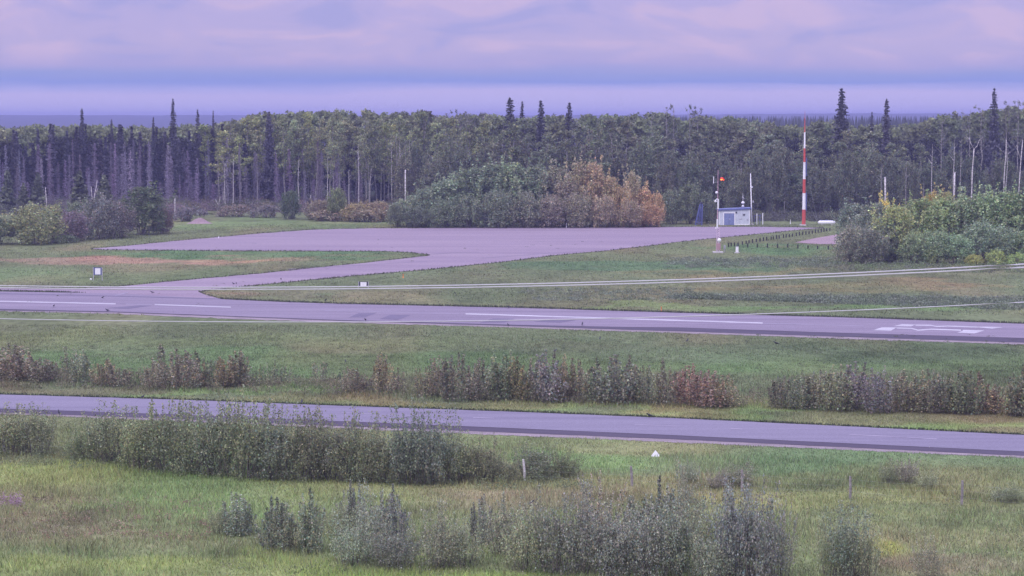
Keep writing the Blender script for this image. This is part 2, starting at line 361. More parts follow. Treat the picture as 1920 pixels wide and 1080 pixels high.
S(strip('highway', HW_FAR, HW_NEAR, .045, M_road, jit=(.12, 0)))
S(strip('runway_shoulder', RW_FAR, RW_GRAV, .015, M_gravel, jit=(.15, .4), step=7))
S(strip('runway_edge', RW_NEAR, RW_DARK, .03, M_dark))
o_, AP = poly('apron', APRON, .03, M_apron, jit=.22); S(o_)
S(strip('runway', RW_FAR, RW_NEAR, .045, M_runway, jit=(.08, 0)))
o_, _ = poly('gravel_patch', PINKPATCH, .03, M_pink, jit=.3); S(o_)
def marks(name, polys, z, mat):
    V = []; Fc = []
    for p in polys:
        b0 = len(V); P = [gp(*q) for q in p]; P = [Vector((v.x, v.y, z)) for v in P]; tr = tessellate_polygon([P])
        V += [tuple(v) for v in P]; Fc += [tuple(b0+i for i in t) for t in tr]
    me = bpy.data.meshes.new(name); me.from_pydata(V, [], Fc)
    for p in me.polygons:
        if p.normal.z < 0: p.flip()
    return S(link(name, me, mat))
def dash(x0, y0, x1, y1, w): return [(x0, y0-w/2), (x1, y1-w/2), (x1, y1+w/2), (x0, y0+w/2)]
marks('runway_centre_line', [dash(-300, 559, 217, 570.6, 2.0), dash(290, 571.8, 433, 576.8, 1.8), dash(873, 589.3, 1430, 606.6, 2.2)], .055, M_mark)
marks('faded_runway_lines', [dash(236, 571, 286, 571.6, 1.0), dash(216, 555, 240, 549, 1.2), dash(600, 583, 860, 589, .7), dash(1430, 606.8, 1620, 612, .7)], .055, M_faint)
def px8(pts): return [(1600+x/6, 580+y/6) for x, y in pts]
def ln8(pts, w): return [px8([(a[0], a[1]-w/2), (b_[0], b_[1]-w/2), (b_[0], b_[1]+w/2), (a[0], a[1]+w/2)]) for a, b_ in zip(pts[:-1], pts[1:])]
marks('runway_numerals', [px8([(220, 242), (320, 208), (488, 210), (420, 247)]), px8([(1170, 267), (1225, 252), (1237, 237), (1475, 243), (1360, 279)]),
      px8([(455, 194), (550, 172), (700, 178), (650, 198)]), px8([(1390, 207), (1395, 201), (1560, 204), (1685, 209), (1560, 224)])]
      + ln8([(486, 216), (655, 220), (728, 241), (880, 229), (1210, 240)], 12) + ln8([(698, 184), (868, 186), (940, 198), (1060, 193), (1400, 206)], 12), .055, M_mark)
marks('highway_lane_line', [dash(887, 784, 927, 785.6, 1.3), dash(1190, 797.5, 1270, 800.5, 1.1), dash(1592, 816, 1757, 824.6, 1.5), dash(1370, 805, 1392, 806, 1.6), dash(640, 775, 700, 777.5, .8)], .055, M_faint)
M_tar = sheet_mat('tar_patch', (.13, .115, .165), (.16, .14, .195), (.2, .8, 1))
marks('asphalt_patches', [[(655, 596), (672, 588), (706, 588), (684, 596)], [(712, 599), (732, 591), (770, 592), (745, 601)], [(900, 606), (925, 598), (965, 598.5), (945, 606)], [(1000, 604), (1030, 600), (1080, 601), (1050, 606)],
      [(200, 578.5), (260, 573.5), (285, 574), (240, 580)], [(0, 550.5), (200, 555), (420, 560.5), (420, 562), (200, 556.5), (0, 552)]], .055, M_tar)
M_seal = sheet_mat('apron_seal', (.20, .165, .205), (.22, .18, .22), (.2, .8, 1))
marks('apron_seams', [[(800, 477), (850, 473.5), (900, 473), (900, 474), (850, 475), (815, 477.5)], [(900, 484), (1130, 468), (1135, 468.6), (905, 485)], [(540, 505), (800, 490), (802, 490.7), (542, 506)]], .04, M_seal)
# ------------------------------------------------------------ grass (stuff)
def blades(name, x, y, h, wd, tint=None, lean=.35, jitcol=.3):
    k = ~paved(x, y); x = x[k]; y = y[k]; h = h[k]; wd = wd[k] if hasattr(wd, '__len__') else np.full(len(x), wd)
    n = len(x); a = rng.random(n)*6.283; lx = rng.normal(0, lean, n)*h; ly = rng.normal(0, lean, n)*h
    dx = np.cos(a)*wd/2; dy = np.sin(a)*wd/2*.4
    v = np.empty((n, 3, 3), np.float32)
    v[:, 0] = np.stack([x-dx, y-dy, np.zeros(n)], -1); v[:, 1] = np.stack([x+dx, y+dy, np.zeros(n)], -1); v[:, 2] = np.stack([x+lx, y+ly, h], -1)
    C = gcol(x, y) if tint is None else np.tile(np.array(tint), (n, 1))
    C = C*(1+rng.normal(0, jitcol, n).clip(-.6, 1.1))[:, None]*1.15; C = C*(1+rng.normal(0, .08, (n, 3)))
    CC = np.repeat(C, 3, 0).clip(.005, 1)
    o = link(name, mesh_np(name, v.reshape(-1, 3), tris=np.arange(n*3).reshape(-1, 3), colr=CC), M_grass)
    return o
def field(n, d0, d1, marg=1.12):
    u = rng.random(n); d = np.sqrt(d0*d0+u*(d1*d1-d0*d0)); x = (rng.random(n)-.5)*2*d*.245*marg; return x, d
x, y = field(330000, 88, 148); hh = .10+.55*vnoise(x, y, 3, 21)*(.35+.9*vnoise(x, y, .8, 31))*rng.random(len(x))
hh *= np.where(proj(x, y)[1] < line(HW_GRAV, proj(x, y)[0])+22, .45, 1)
tag(blades('rough_grass', x, y, hh, rng.uniform(.025, .06, len(x))), 'rough tall grass on the near side of the highway', 'grass', kind='stuff')
x, y = field(200000, 146, 205); hh = (.05+.25*vnoise(x, y, 4, 22)*rng.random(len(x))); pp = proj(x, y); hh *= np.where((pp[1] > 705) & (pp[1] < line(HW_FAR, pp[0])-14), 2.2, .8)
tag(blades('verge_grass', x, y, hh, rng.uniform(.03, .08, len(x))), 'grass and weeds between highway and runway', 'grass', kind='stuff')
x, y = field(150000, 215, 400); hh = (.05+.22*vnoise(x, y, 7, 23)*rng.random(len(x)))
tag(blades('airfield_grass', x, y, hh, rng.uniform(.06, .16, len(x))), 'mown grass around the runway and apron', 'grass', kind='stuff')
def edge_grass(name, pts, side, n, h, label, tint=(.07, .085, .05)):  # dark tint paints in the thin shade line at the grass edge
    xs = rng.uniform(-150, 2070, n); ys = line(pts, xs)+side*np.abs(rng.normal(0, .9, n))
    P = [gp(a_, b_) for a_, b_ in zip(xs, ys)]
    tag(blades(name, np.array([p.x for p in P]), np.array([p.y for p in P]), h*rng.uniform(.4, 1.3, n), rng.uniform(.06, .16, n), tint=tint), label, 'grass', kind='stuff')
edge_grass('highway_edge_grass', HW_FAR, -1, 9000, .16, 'ragged grass darkened as edge shade along the far highway edge')
edge_grass('runway_edge_grass', RW_FAR, -1, 9000, .22, 'ragged grass darkened as edge shade along the far runway edge', (.08, .09, .06))
def apron_edge():
    P = np.array(AP); n = 14000; i = rng.integers(0, len(P)-1, n); t_ = rng.random(n); q = P[i]*(1-t_[:, None])+P[i+1]*t_[:, None]
    q[:, 1] += rng.normal(0, .6, n); G = [gp(*p) for p in q]
    x = np.array([g.x for g in G]); y = np.array([g.y for g in G]); tag(blades('apron_edge_grass', x, y, .2*rng.uniform(.3, 1.4, n), rng.uniform(.08, .2, n), tint=(.09, .095, .06)), 'ragged dry grass along the apron edge', 'grass', kind='stuff')
apron_edge()
# ------------------------------------------------------------ leaf clouds
def leaf_quads(ctr, size, up=.5, asp=1.0, r=rng):
    n = len(ctr); nrm = r.normal(0, 1, (n, 3)); nrm[:, 2] += up; nrm /= np.linalg.norm(nrm, axis=1)[:, None]
    a = np.cross(nrm, r.normal(0, 1, (n, 3))); a /= np.linalg.norm(a, axis=1)[:, None]+1e-9; b_ = np.cross(nrm, a)
    sz = (size*r.uniform(.6, 1.4, n))[:, None] if not hasattr(size, 'shape') else size[:, None]
    a = a*sz*.5*asp; b_ = b_*sz*.5
    v = np.stack([ctr-a, ctr-b_*.8, ctr+a, ctr+b_*.8], 1); return v.reshape(-1, 3)
def cloud(clumps, per, size, r, flat=.8):
    out = []; cl = []
    for (cx, cy, cz, rad) in clumps:
        n = int(per*(rad**1.6)) if per > 0 else 10
        d = r.normal(0, 1, (n, 3)); d /= np.linalg.norm(d, axis=1)[:, None]; d *= (r.random(n)**.45)[:, None]*rad*r.uniform(.8, 1.15, n)[:, None]; d[:, 2] *= flat
        out.append(d+np.array((cx, cy, cz))); cl.append(np.full(n, r.normal(1, .13)))
    return np.concatenate(out), np.concatenate(cl)
def leaf_mesh(name, pts, clv, size, r, up=.5, asp=1.0, hue=.1):
    v = leaf_quads(pts, size, up, asp, r); n = len(pts)
    g = (clv*(1+r.normal(0, .3, n))*np.where(r.random(n) < .06, 1.7, 1)).clip(.3, 2.4); C = np.stack([g*(1+r.normal(0, hue, n)), g, g*(1+r.normal(0, hue, n))], -1).clip(.1, 3)
    return mesh_np(name, v, quads=np.arange(n*4).reshape(-1, 4), colr=np.repeat(C, 4, 0))
def merge_leaf(name, parts):      # parts: [(verts, colors)]
    v = np.concatenate([p[0] for p in parts]); c_ = np.concatenate([p[1] for p in parts]); return mesh_np(name, v, quads=np.arange(len(v)).reshape(-1, 4), colr=c_)
def tubes_mesh(name, lst, n=5):
    m = MB()
    for pts, rad in lst: m.tube(pts, rad, n, cap=False)
    me = bpy.data.meshes.new(name); me.from_pydata(m.v, [], m.f); me.polygons.foreach_set('use_smooth', [True]*len(me.polygons)); me.update(); return me
def wob(p0, p1, k, amt, r):
    p0 = np.array(p0, float); p1 = np.array(p1, float); o = []
    for i in range(k+1):
        t_ = i/k; q = p0*(1-t_)+p1*t_+(r.normal(0, amt, 3)*np.array((1, 1, .2)) if 0 < i < k else 0); o.append(tuple(q))
    return o
PR = {}
def proto(kind, i, H, W, parts): PR.setdefault(kind, []).append(dict(H=H, W=W, parts=parts))
# aspen: bare pale trunk, high clumped crown
for i in range(7):
    r = np.random.default_rng(100+i); H = 20; cl = []; br = []
    lean = r.normal(0, .5, 2)
    tr = wob((0, 0, -.2), (lean[0], lean[1], H*.93), 6, .12, r); br.append((tr, [.19, .17, .15, .12, .09, .06, .03]))
    for k in range(30):
        z = H*r.uniform(.42, .97) if k > 3 else H*r.uniform(.3, .45); f = math.sin(min(1, max(.12, (1.03-z/H)/.5))*math.pi*.55); a_ = r.uniform(0, 6.28); R_ = 2.3*f*r.uniform(.3, 1.05)
        c_ = (lean[0]*z/H+R_*math.cos(a_), lean[1]*z/H+R_*math.sin(a_), z, r.uniform(.6, 1.15)*(.75 if k < 4 else 1)); cl.append(c_)
        if k % 2 == 0: br.append((wob((lean[0]*z/H, lean[1]*z/H, z-1.6), c_[:3], 2, .1, r), [.05, .035, .015]))
    pts, cv = cloud(cl, 105, .3, r)
    proto('aspen', i, H, 5.2, [('trunk', tubes_mesh('trunk', br), M_aspen_bark), ('crown', leaf_mesh('crown', pts, cv, .34, r), M_leaf)])
# sparse bare-topped aspen
for i in range(4):
    r = np.random.default_rng(150+i); H = 20; br = []; cl = []
    tr = wob((0, 0, -.2), (r.normal(0, .4), 0, H*.95), 6, .15, r); br.append((tr, [.20, .18, .16, .13, .10, .07, .03]))
    for k in range(22):
        z = H*r.uniform(.45, .93); a_ = r.uniform(0, 6.28); ln = r.uniform(1, 2.6)*(1.2-z/H*.6)
        e_2 = (ln*math.cos(a_), ln*math.sin(a_), z+ln*r.uniform(.6, 1.1)); br.append((wob((0, 0, z), e_2, 3, .12, r), [.06, .045, .03, .012]))
        if r.random() < .8: cl.append((*e_2, r.uniform(.3, .6)))
    pts, cv = cloud(cl, 75, .3, r)
    proto('thin_aspen', i, H, 5, [('trunk', tubes_mesh('trunk', br), M_aspen_bark), ('crown', leaf_mesh('crown', pts, cv, .27, r), M_leaf)])
# spruce: narrow, drooping whorls
def spruce(kind, i, H, R, lev, base=.12, dens=1.0, ragged=.25, club=0):
    r = np.random.default_rng(200+i+int(R*100)); P_ = []; S_ = []
    for l in range(lev):
        t_ = l/(lev-1); z = H*(base+(1-base)*t_); rad = R*((1-t_)**.6)*r.uniform(1-ragged*1.4, 1+ragged*.6)+.14
        if club and t_ > .8: rad = max(rad, R*.35*r.uniform(.6, 1.1))
        nb = int(8*dens*(0.5+rad/R))+3
        for k in range(nb):
            a_ = r.uniform(0, 6.28); L_ = rad*r.uniform(.55, 1.15); ns = max(2, int(L_/.22))
            for q in range(ns):
                u = (q+.6)/ns; P_.append((L_*u*math.cos(a_)+r.normal(0, .05), L_*u*math.sin(a_)+r.normal(0, .05), z-L_*.35*u+.18*L_*u*u+r.normal(0, .06))); S_.append(.36+.16*(1-t_))
    P_ = np.array(P_); cv = np.full(len(P_), 1.0)*(1+.15*np.sin(P_[:, 2]*2.1+i))
    v = leaf_quads(P_, np.array(S_)*r.uniform(.7, 1.3, len(S_))*1.15, .8, 1.3, r); n_ = len(P_)
    g = (cv*(1+r.normal(0, .25, n_))).clip(.3, 2); C = np.stack([g, g, g*(1+r.normal(0, .1, n_))], -1)
    cm = mesh_np('crown', v, quads=np.arange(n_*4).reshape(-1, 4), colr=np.repeat(C, 4, 0))
    tm = tubes_mesh('trunk', [(wob((0, 0, -.2), (0, 0, H*.985), 5, .04, r), [.17, .14, .11, .08, .05, .02])])
    proto(kind, i, H, 2*R, [('trunk', tm, M_dark_bark), ('crown', cm, M_needle)])
for i in range(5): spruce('black_spruce', i, 17, 1.0, 42, base=.22, ragged=.45, club=1)
for i in range(4): spruce('white_spruce', i, 22, 2.1, 46, base=.08, dens=1.5, ragged=.22)
for i in range(2): spruce('young_spruce', i, 7, 1.5, 24, base=.03, dens=1.8, ragged=.2)
# dead spruce: grey pole with short bare twigs
for i in range(5):
    r = np.random.default_rng(300+i); H = 14; m = [(wob((0, 0, -.2), (r.normal(0, .3), 0, H), 5, .08, r), [.13, .11, .09, .07, .05, .02])]
    P_ = []
    for k in range(330):
        z = H*r.uniform(.12, .98); a_ = r.uniform(0, 6.28); L_ = (1.15*(1-z/H)**.6+.15)*r.uniform(.4, 1)
        for u in (.3, .65, 1): P_.append((L_*u*math.cos(a_), L_*u*math.sin(a_), z-L_*.35*u))
    P_ = np.array(P_)
    v = leaf_quads(P_, np.full(len(P_), .27)*r.uniform(.6, 1.4, len(P_)), 0, .45, r); n_ = len(P_); g = (1+r.normal(0, .2, n_)).clip(.4, 1.8)
    proto('dead_spruce', i, H, 2.2, [('trunk', tubes_mesh('trunk', m), M_dead_bark), ('crown', mesh_np('crown', v, quads=np.arange(n_*4).reshape(-1, 4), colr=np.repeat(np.stack([g, g, g], -1), 4, 0)), M_needle)])
# bare pole trunk (birch/aspen without leaves)
for i in range(4):
    r = np.random.default_rng(340+i); H = 14; m = [(wob((0, 0, -.2), (r.normal(0, .5), 0, H), 4, .05, r), [.10, .095, .085, .06, .02])]
    for k in range(5):
        z = H*r.uniform(.6, .95); a_ = r.uniform(0, 6.28); L_ = r.uniform(.5, 1.6); m.append((wob((0, 0, z), (L_*math.cos(a_), L_*math.sin(a_), z+L_), 2, .08, r), [.05, .03, .012]))
    proto('bare_pole', i, H, 2, [('trunk', tubes_mesh('trunk', m), M_aspen_bark if i % 2 else M_birch_bark)])
# rounded willow for the middle distance
def dome(kind, i, H, W, ncl, per, leaf, seed, flatbase=.05, top=1.0, trans=None, spiky=0, stems=10, shell=.55, body=.78, sh=1.0):
    r = np.random.default_rng(seed+i); cl = []; st = []
    for k in range(ncl):
        a_ = r.uniform(0, 6.28); ph = r.random()**.8; z = H*(flatbase+ph*(1-flatbase)*.9); pr = math.sqrt(max(.03, 1-(max(0, ph-.25)/.8)**2))
        if ph < .25: pr = .82+.6*ph*.7
        R_ = W/2*pr*r.uniform(shell, 1.0)*.88; rad = W*r.uniform(.075, .14)
        cl.append((R_*math.cos(a_), R_*math.sin(a_), min(z, H-rad*.8)*(body if spiky else 1), rad))
    if not spiky:
        for k in range(ncl//3):
            a_ = r.uniform(0, 6.28); R_ = W*.46*math.sqrt(r.random()); cl.append((R_*math.cos(a_), R_*math.sin(a_), H*(1.02-.75*(R_/(W*.5))**2)*r.uniform(.8, 1.12), W*r.uniform(.03, .08)))
    for k in range(stems):
        a_ = r.uniform(0, 6.28); R_ = W*r.uniform(.05, .42); z = H*r.uniform(.6, 1.0)*(1-.5*(R_/(W*.5))**2)
        st.append((wob((R_*.25*math.cos(a_), R_*.25*math.sin(a_), -.1), (R_*math.cos(a_), R_*math.sin(a_), z), 4, .02*W, r), [.035+.006*H]*1+[.03+.004*H, .025, .018, .008]))
    pts, cv = cloud(cl, per/((W*.11)**1.6), leaf, r, .95)
    if spiky:
        e = []
        for k in range(spiky):
            a_ = r.uniform(0, 6.28); R_ = W*.40*math.sqrt(r.random()); hb = H*.25; ht = H*(1.12-.5*(R_/(W*.5))**2)*(.55+.6*r.random()**1.3)*sh
            nn_ = int(30*(ht-hb)/max(.6, H*.2))+6; zs = r.uniform(hb, ht, nn_); sx = r.normal(0, .08 if W < 4.2 else .34, nn_)*(1.2-(zs-hb)/(ht-hb)); dx = r.normal(0, .1)+.38*math.cos(a_)*R_/W*2; dy = .38*math.sin(a_)*R_/W*2; sx = sx*1.5
            e.append(np.stack([R_*math.cos(a_)+sx+dx*(zs-hb), R_*math.sin(a_)+r.normal(0, .12, nn_)+dy*(zs-hb), zs], -1)); st.append(([(R_*.8*math.cos(a_), R_*.8*math.sin(a_), .1), (R_*math.cos(a_), R_*math.sin(a_), hb), (R_*math.cos(a_)+dx*(ht-hb), R_*math.sin(a_)+dy*(ht-hb), ht)], [.014, .011, .004]))
        e = np.concatenate(e); pts = np.concatenate([pts, e]); cv = np.concatenate([cv, np.full(len(e), 1.05)])
    pts[:, 2] = np.abs(pts[:, 2])
    proto(kind, i, H, W, [('stems', tubes_mesh('stems', st, 4), M_stem), ('foliage', leaf_mesh('foliage', pts, cv, leaf, r, .4, .8, .12), M_leaf)])
for i in range(5): dome('willow', i, 6, 6.5, 80, 60, .24, 400, spiky=34, body=.95, sh=.88)
for i in range(4): dome('tall_willow', i, 10, 6, 95, 60, .27, 430, shell=.4, spiky=34, body=.95, sh=.88)
for i in range(3): dome('low_bush', i, 2.2, 4.5, 36, 60, .2, 460)
# upright many-stemmed shrubs beside the highway
def upright(kind, i, H, W, ns, leaf, seed, per=26, lo=.12):
    r = np.random.default_rng(seed+i); P_ = []; st = []; cv = []
    for k in range(ns):
        a_ = r.uniform(0, 6.28); R_ = W*.5*math.sqrt(r.random()); ht = H*(1-.45*(R_/(W*.5))**2)*r.uniform(.62, 1.03); bx, by = R_*.7*math.cos(a_), R_*.7*math.sin(a_); tx, ty = R_*1.05*math.cos(a_)+r.normal(0, .12), R_*1.05*math.sin(a_)
        st.append(([(bx, by, -.1), ((bx+tx)/2+r.normal(0, .05), (by+ty)/2, ht*.5), (tx, ty, ht)], [.014, .011, .004])); g_ = r.normal(1, .2)
        n_ = int(per*ht); zs = lo*ht+(1-lo)*ht*r.random(n_)**.8; u = zs/ht; sp_ = (.28-.22*u)*W/2.2
        P_.append(np.stack([bx+(tx-bx)*u+r.normal(0, 1, n_)*sp_*.6, by+(ty-by)*u+r.normal(0, 1, n_)*sp_*.6, zs], -1)); cv.append(np.full(n_, g_))
    P_ = np.concatenate(P_); cv = np.concatenate(cv)
    proto(kind, i, H, W, [('stems', tubes_mesh('stems', st, 4), M_stem), ('foliage', leaf_mesh('foliage', P_, cv, leaf, r, .3, .8, .14), M_leaf)])
for i in range(6): upright('upright_shrub', i, 3.4, 2.4, 26, .14, 500, 44, .08)
for i in range(3): upright('thin_shrub', i, 2.6, 1.3, 9, .12, 540, 26)
for i in range(6): dome('near_bush', i, 3.4, 3.6, 64, 62, .105, 560, spiky=42, stems=4, shell=.25)
for i in range(4): upright('slender_bush', i, 3.6, 2.1, 26, .11, 600, 85, .03)
for i in range(4): dome('loose_bush', i, 2.9, 3.4, 46, 40, .10, 640, spiky=40, stems=3, shell=.15)
for i in range(3): upright('weed_clump', i, 1.0, 1.6, 26, .09, 680, 30, .1)
cnt = {}
def put(kind, P, H, Wm, colr, label, cat, group=None, name=None, vi=None, rz=None):
    pl = PR[kind]; i = cnt.get(kind, 0); cnt[kind] = i+1; p = pl[(i*3+i//len(pl)) % len(pl) if vi is None else vi % len(pl)]
    e = empty(name or kind, P, label, cat, group, rng.uniform(0, 6.28) if rz is None else rz)
    sz_ = H/p['H']; sx = Wm/p['W'] if Wm else sz_*rng.uniform(.85, 1.15); e.scale = (sx, sx, sz_)
    for nme, me, mt in p['parts']:
        o = link(nme, me, mt, e)
        if nme in ('crown', 'foliage'): o.color = (*[float(c_) for c_ in colr[:3]], 1)
    return e
def plant(kind, px, by, ty, wpx, colr, label, cat='bush', group=None, name=None, vi=None, rz=None):
    P = gp(px, by); T = at(px, ty, P.y); return put(kind, P, T.z, wpx*msz(P.y) if wpx else None, colr, label, cat, group, name, vi, rz)
FM = (1.85, 1.85, 1.75)
def jc(c_, s=.12):
    c_ = tuple(min(.75, a_*b_) for a_, b_ in zip(c_, FM)); g = 1+rng.normal(0, s); return tuple(max(.01, x*g*(1+rng.normal(0, s*.25))) for x in c_)
ASP = (.15, .165, .09); ASPY = (.19, .205, .09); ASPD = (.118, .132, .084); SPR = (.056, .056, .068); SPRG = (.075, .085, .06); DEAD = (.14, .118, .165)
# ------------------------------------------------------------ forest wall: front trees
def topline(px):   # canopy skyline in px
    return float(np.interp(px, [-60, 0, 200, 330, 400, 430, 520, 640, 760, 900, 1000, 1100, 1200, 1320, 1400, 1500, 1560, 1650, 1720, 1760, 1830, 1920, 2000],
                           [236, 234, 232, 234, 232, 216, 207, 204, 207, 212, 214, 214, 210, 212, 222, 228, 224, 232, 228, 212, 202, 196, 194]))
def Pat(px, D): return Vector(((px-960)/F*math.hypot(D, CH)*1.0, D, 0))
GA = 'spruces crowded in the left forest edge'; GD = 'dead grey spruces in the left forest edge'
for k in range(62):     # left black spruces
    px = -40+k*8.3+rng.normal(0, 5); D = rng.uniform(478, 520); P = Pat(px, D); ty = rng.uniform(232, 282) if px < 420 else rng.uniform(250, 300)
    put('black_spruce', P, max(8, at(px, ty, D).z), rng.uniform(1.6, 2.6), jc(SPR), 'slim dark black spruce packed into the left edge of the forest', 'spruce tree', GA, 'spruce_tree')
for k in range(110):     # dead ones
    px = -40+k*6.6+rng.normal(0, 5); D = rng.uniform(466, 486); P = Pat(px, D); ty = rng.uniform(255, 350)
    put('dead_spruce', P, max(5, at(px, ty, D).z), rng.uniform(1.3, 2.6), jc(DEAD, .2), 'bare grey dead spruce standing in front of the left forest', 'dead tree', GD, 'dead_spruce')
GB = 'aspens with pale trunks in the middle forest edge'
for k in range(64):
    px = 395+k*8.6+rng.normal(0, 5); D = rng.uniform(470, 505); P = Pat(px, D); ty = topline(px)+rng.uniform(-3, 36)
    c_ = jc(ASPY if rng.random() < .22 else ASP); put('aspen', P, at(px, ty, D).z, rng.uniform(4, 6.4), c_, 'green aspen with a bare pale trunk in the middle of the forest edge', 'aspen tree', GB, 'aspen_tree')
GC = 'dark leafy trees behind the weather hut'
for k in range(54):
    px = 930+k*15+rng.normal(0, 6); D = rng.uniform(445, 475) ; P = Pat(px, D); ty = topline(px)+rng.uniform(6, 80)
    if px > 1740: D = rng.uniform(455, 480); P = Pat(px, D); ty = topline(px)+rng.uniform(0, 40)
    put('aspen', P, at(px, ty, D).z, rng.uniform(5, 8), jc(ASPD if rng.random() < .6 else (.12, .13, .08)), 'dense dull green tree in the forest behind the hut and mast', 'tree', GC, 'poplar_tree')
for k in range(46):
    px = 1240+k*15.2+rng.normal(0, 5); D = rng.uniform(425, 446); P = Pat(px, D); ty = rng.uniform(262, 345)
    put('tall_willow', P, at(px, ty, D).z, rng.uniform(4.5, 7), jc((.095, .107, .072)), 'leafy understorey tree in the dark forest edge behind the hut', 'tree', 'understorey trees behind the hut', 'understorey_tree')
for k in range(30):
    px = 760+k*17+rng.normal(0, 5); D = rng.uniform(450, 466); P = Pat(px, D); ty = rng.uniform(240, 300)
    put('tall_willow', P, at(px, ty, D).z, rng.uniform(5, 8), jc((.105, .115, .075)), 'bushy tree rising just behind the rounded willow thicket', 'tree', 'trees behind the willow thicket', 'understorey_tree')
# skyline spruces, each one distinct
for px, ty, wpx, D, lab in [(157, 205, 16, 500, 'lone dark spruce poking above the left forest near the picture edge'), (327, 187, 17, 490, 'tallest thin spruce spiking into the sky over the left forest'),
        (373, 207, 15, 495, 'shorter spruce tip just right of the tallest left spike'), (402, 209, 8, 500, 'tiny spruce tip where the aspen canopy begins'), (506, 211, 22, 478, 'dark spruce top set among the green aspens left of centre'),
        (956, 185, 34, 462, 'big dark spruce, tallest of the four above the willow thicket'), (979, 192, 18, 485, 'spruce tip close against the right of the big dark spruce'),
        (1014, 191, 28, 475, 'dark spruce, third of the four above the willow thicket'), (1067, 195, 26, 462, 'dark spruce, rightmost of the four above the willow thicket'),
        (1575, 168, 34, 470, 'tall broad spruce against the sky right of the striped mast'), (1659, 187, 22, 480, 'narrow spruce against the sky over the right forest'), (1860, 168, 24, 475, 'pointed spruce high in the right corner forest'),
        (1632, 212, 14, 500, 'small spruce tip between the broad and the narrow right spruces'), (290, 222, 12, 495, 'thin spruce left of the tallest left spike'), (212, 225, 11, 500, 'slight spruce tip between two taller left spruces')]:
    P = Pat(px, D); put('white_spruce', P, at(px, ty, D).z, wpx*msz(D)*1.6, jc(SPR, .05), lab, 'spruce tree', None, 'spruce_tree')
# bare-topped aspens on the skyline
for i, px in enumerate([797, 822, 838, 862, 880, 905, 1222, 1250, 1262, 1296, 1306, 1765, 1812, 1835, 1888, 1905, 1925]):
    D = 486; ty = [204, 206, 203, 202, 206, 209, 196, 191, 193, 193, 198, 204, 195, 193, 186, 187, 190][i]
    seg = 'over the middle forest' if px < 1000 else 'right of centre above the forest' if px < 1400 else 'at the right end of the forest'
    put('thin_aspen', Pat(px, D), at(px, ty, D).z, 4.6, jc((.09, .10, .08)), 'sparse thin-topped aspen showing against the sky '+seg, 'aspen tree', 'thin-topped aspens '+seg, 'aspen_tree')
for i, (px, ty, by) in enumerate([(736, 262, 378), (745, 255, 375), (751, 258, 362), (757, 262, 376), (766, 268, 366), (771, 262, 350), (693, 300, 372), (673, 266, 376), (655, 318, 378), (642, 312, 374), (812, 290, 350), (822, 282, 345), (835, 295, 345), (880, 280, 330),
        (413, 290, 384), (437, 288, 384), (423, 305, 384), (484, 300, 392), (560, 292, 390), (563, 320, 392), (590, 300, 388), (615, 296, 388), (1697, 300, 384), (1745, 270, 360), (1786, 262, 350), (1798, 258, 345), (1883, 280, 345), (1650, 305, 380), (1730, 338, 370), (1113, 262, 340), (1470, 370, 412)]):
    D = 462 if px < 1200 else 424; T = at(px, ty, D)
    e = put('bare_pole', Pat(px, D), T.z, 1.9, (1, 1, 1), 'pale leafless trunk standing out against the dark forest edge', 'dead tree', 'pale bare trunks along the forest edge', 'bare_tree')
# forest interior: reads as one mass
def mass():
    parts = []; r = np.random.default_rng(9); base = []
    for i in range(5):
        cl = [(rr*math.cos(a_), rr*math.sin(a_), z, r.uniform(.9, 1.5)) for rr, a_, z in [(r.uniform(0, 2), r.uniform(0, 6.28), r.uniform(4, 10)) for _ in range(16)]]
        pts, cv = cloud(cl, 26, .6, r); base.append((pts, cv))
    for k in range(620):
        px = r.uniform(-160, 2080); D = r.uniform(500, 640); P = Pat(px, D); ty = topline(px)+r.uniform(-2, 16); top = at(px, ty, D).z
        pts, cv = base[k % 5]; q = pts.copy(); a_ = r.uniform(0, 6.28); q[:, :2] = q[:, :2]@np.array([[math.cos(a_), -math.sin(a_)], [math.sin(a_), math.cos(a_)]]); q += np.array((P.x, P.y, top-11)); q = q[q[:, 2] > .2]; n_ = len(q)
        cc = np.array(jc((.115, .13, .07) if px > 420 else (.13, .145, .08)))
        g = (1+r.normal(0, .25, n_)).clip(.4, 2)[:, None]; parts.append((leaf_quads(q, .75, .5, 1, r), np.repeat(cc*g, 4, 0)))
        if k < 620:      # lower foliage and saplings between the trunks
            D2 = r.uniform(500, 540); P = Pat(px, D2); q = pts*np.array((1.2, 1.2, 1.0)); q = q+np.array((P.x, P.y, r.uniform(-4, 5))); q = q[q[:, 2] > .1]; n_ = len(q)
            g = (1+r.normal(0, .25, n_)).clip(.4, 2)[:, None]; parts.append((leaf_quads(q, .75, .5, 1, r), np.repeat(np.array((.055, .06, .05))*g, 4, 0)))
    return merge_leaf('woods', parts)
tag(link('distant_woods', mass(), M_leaf), 'deep mass of woods filling in behind the forest edge', 'woods', kind='stuff')
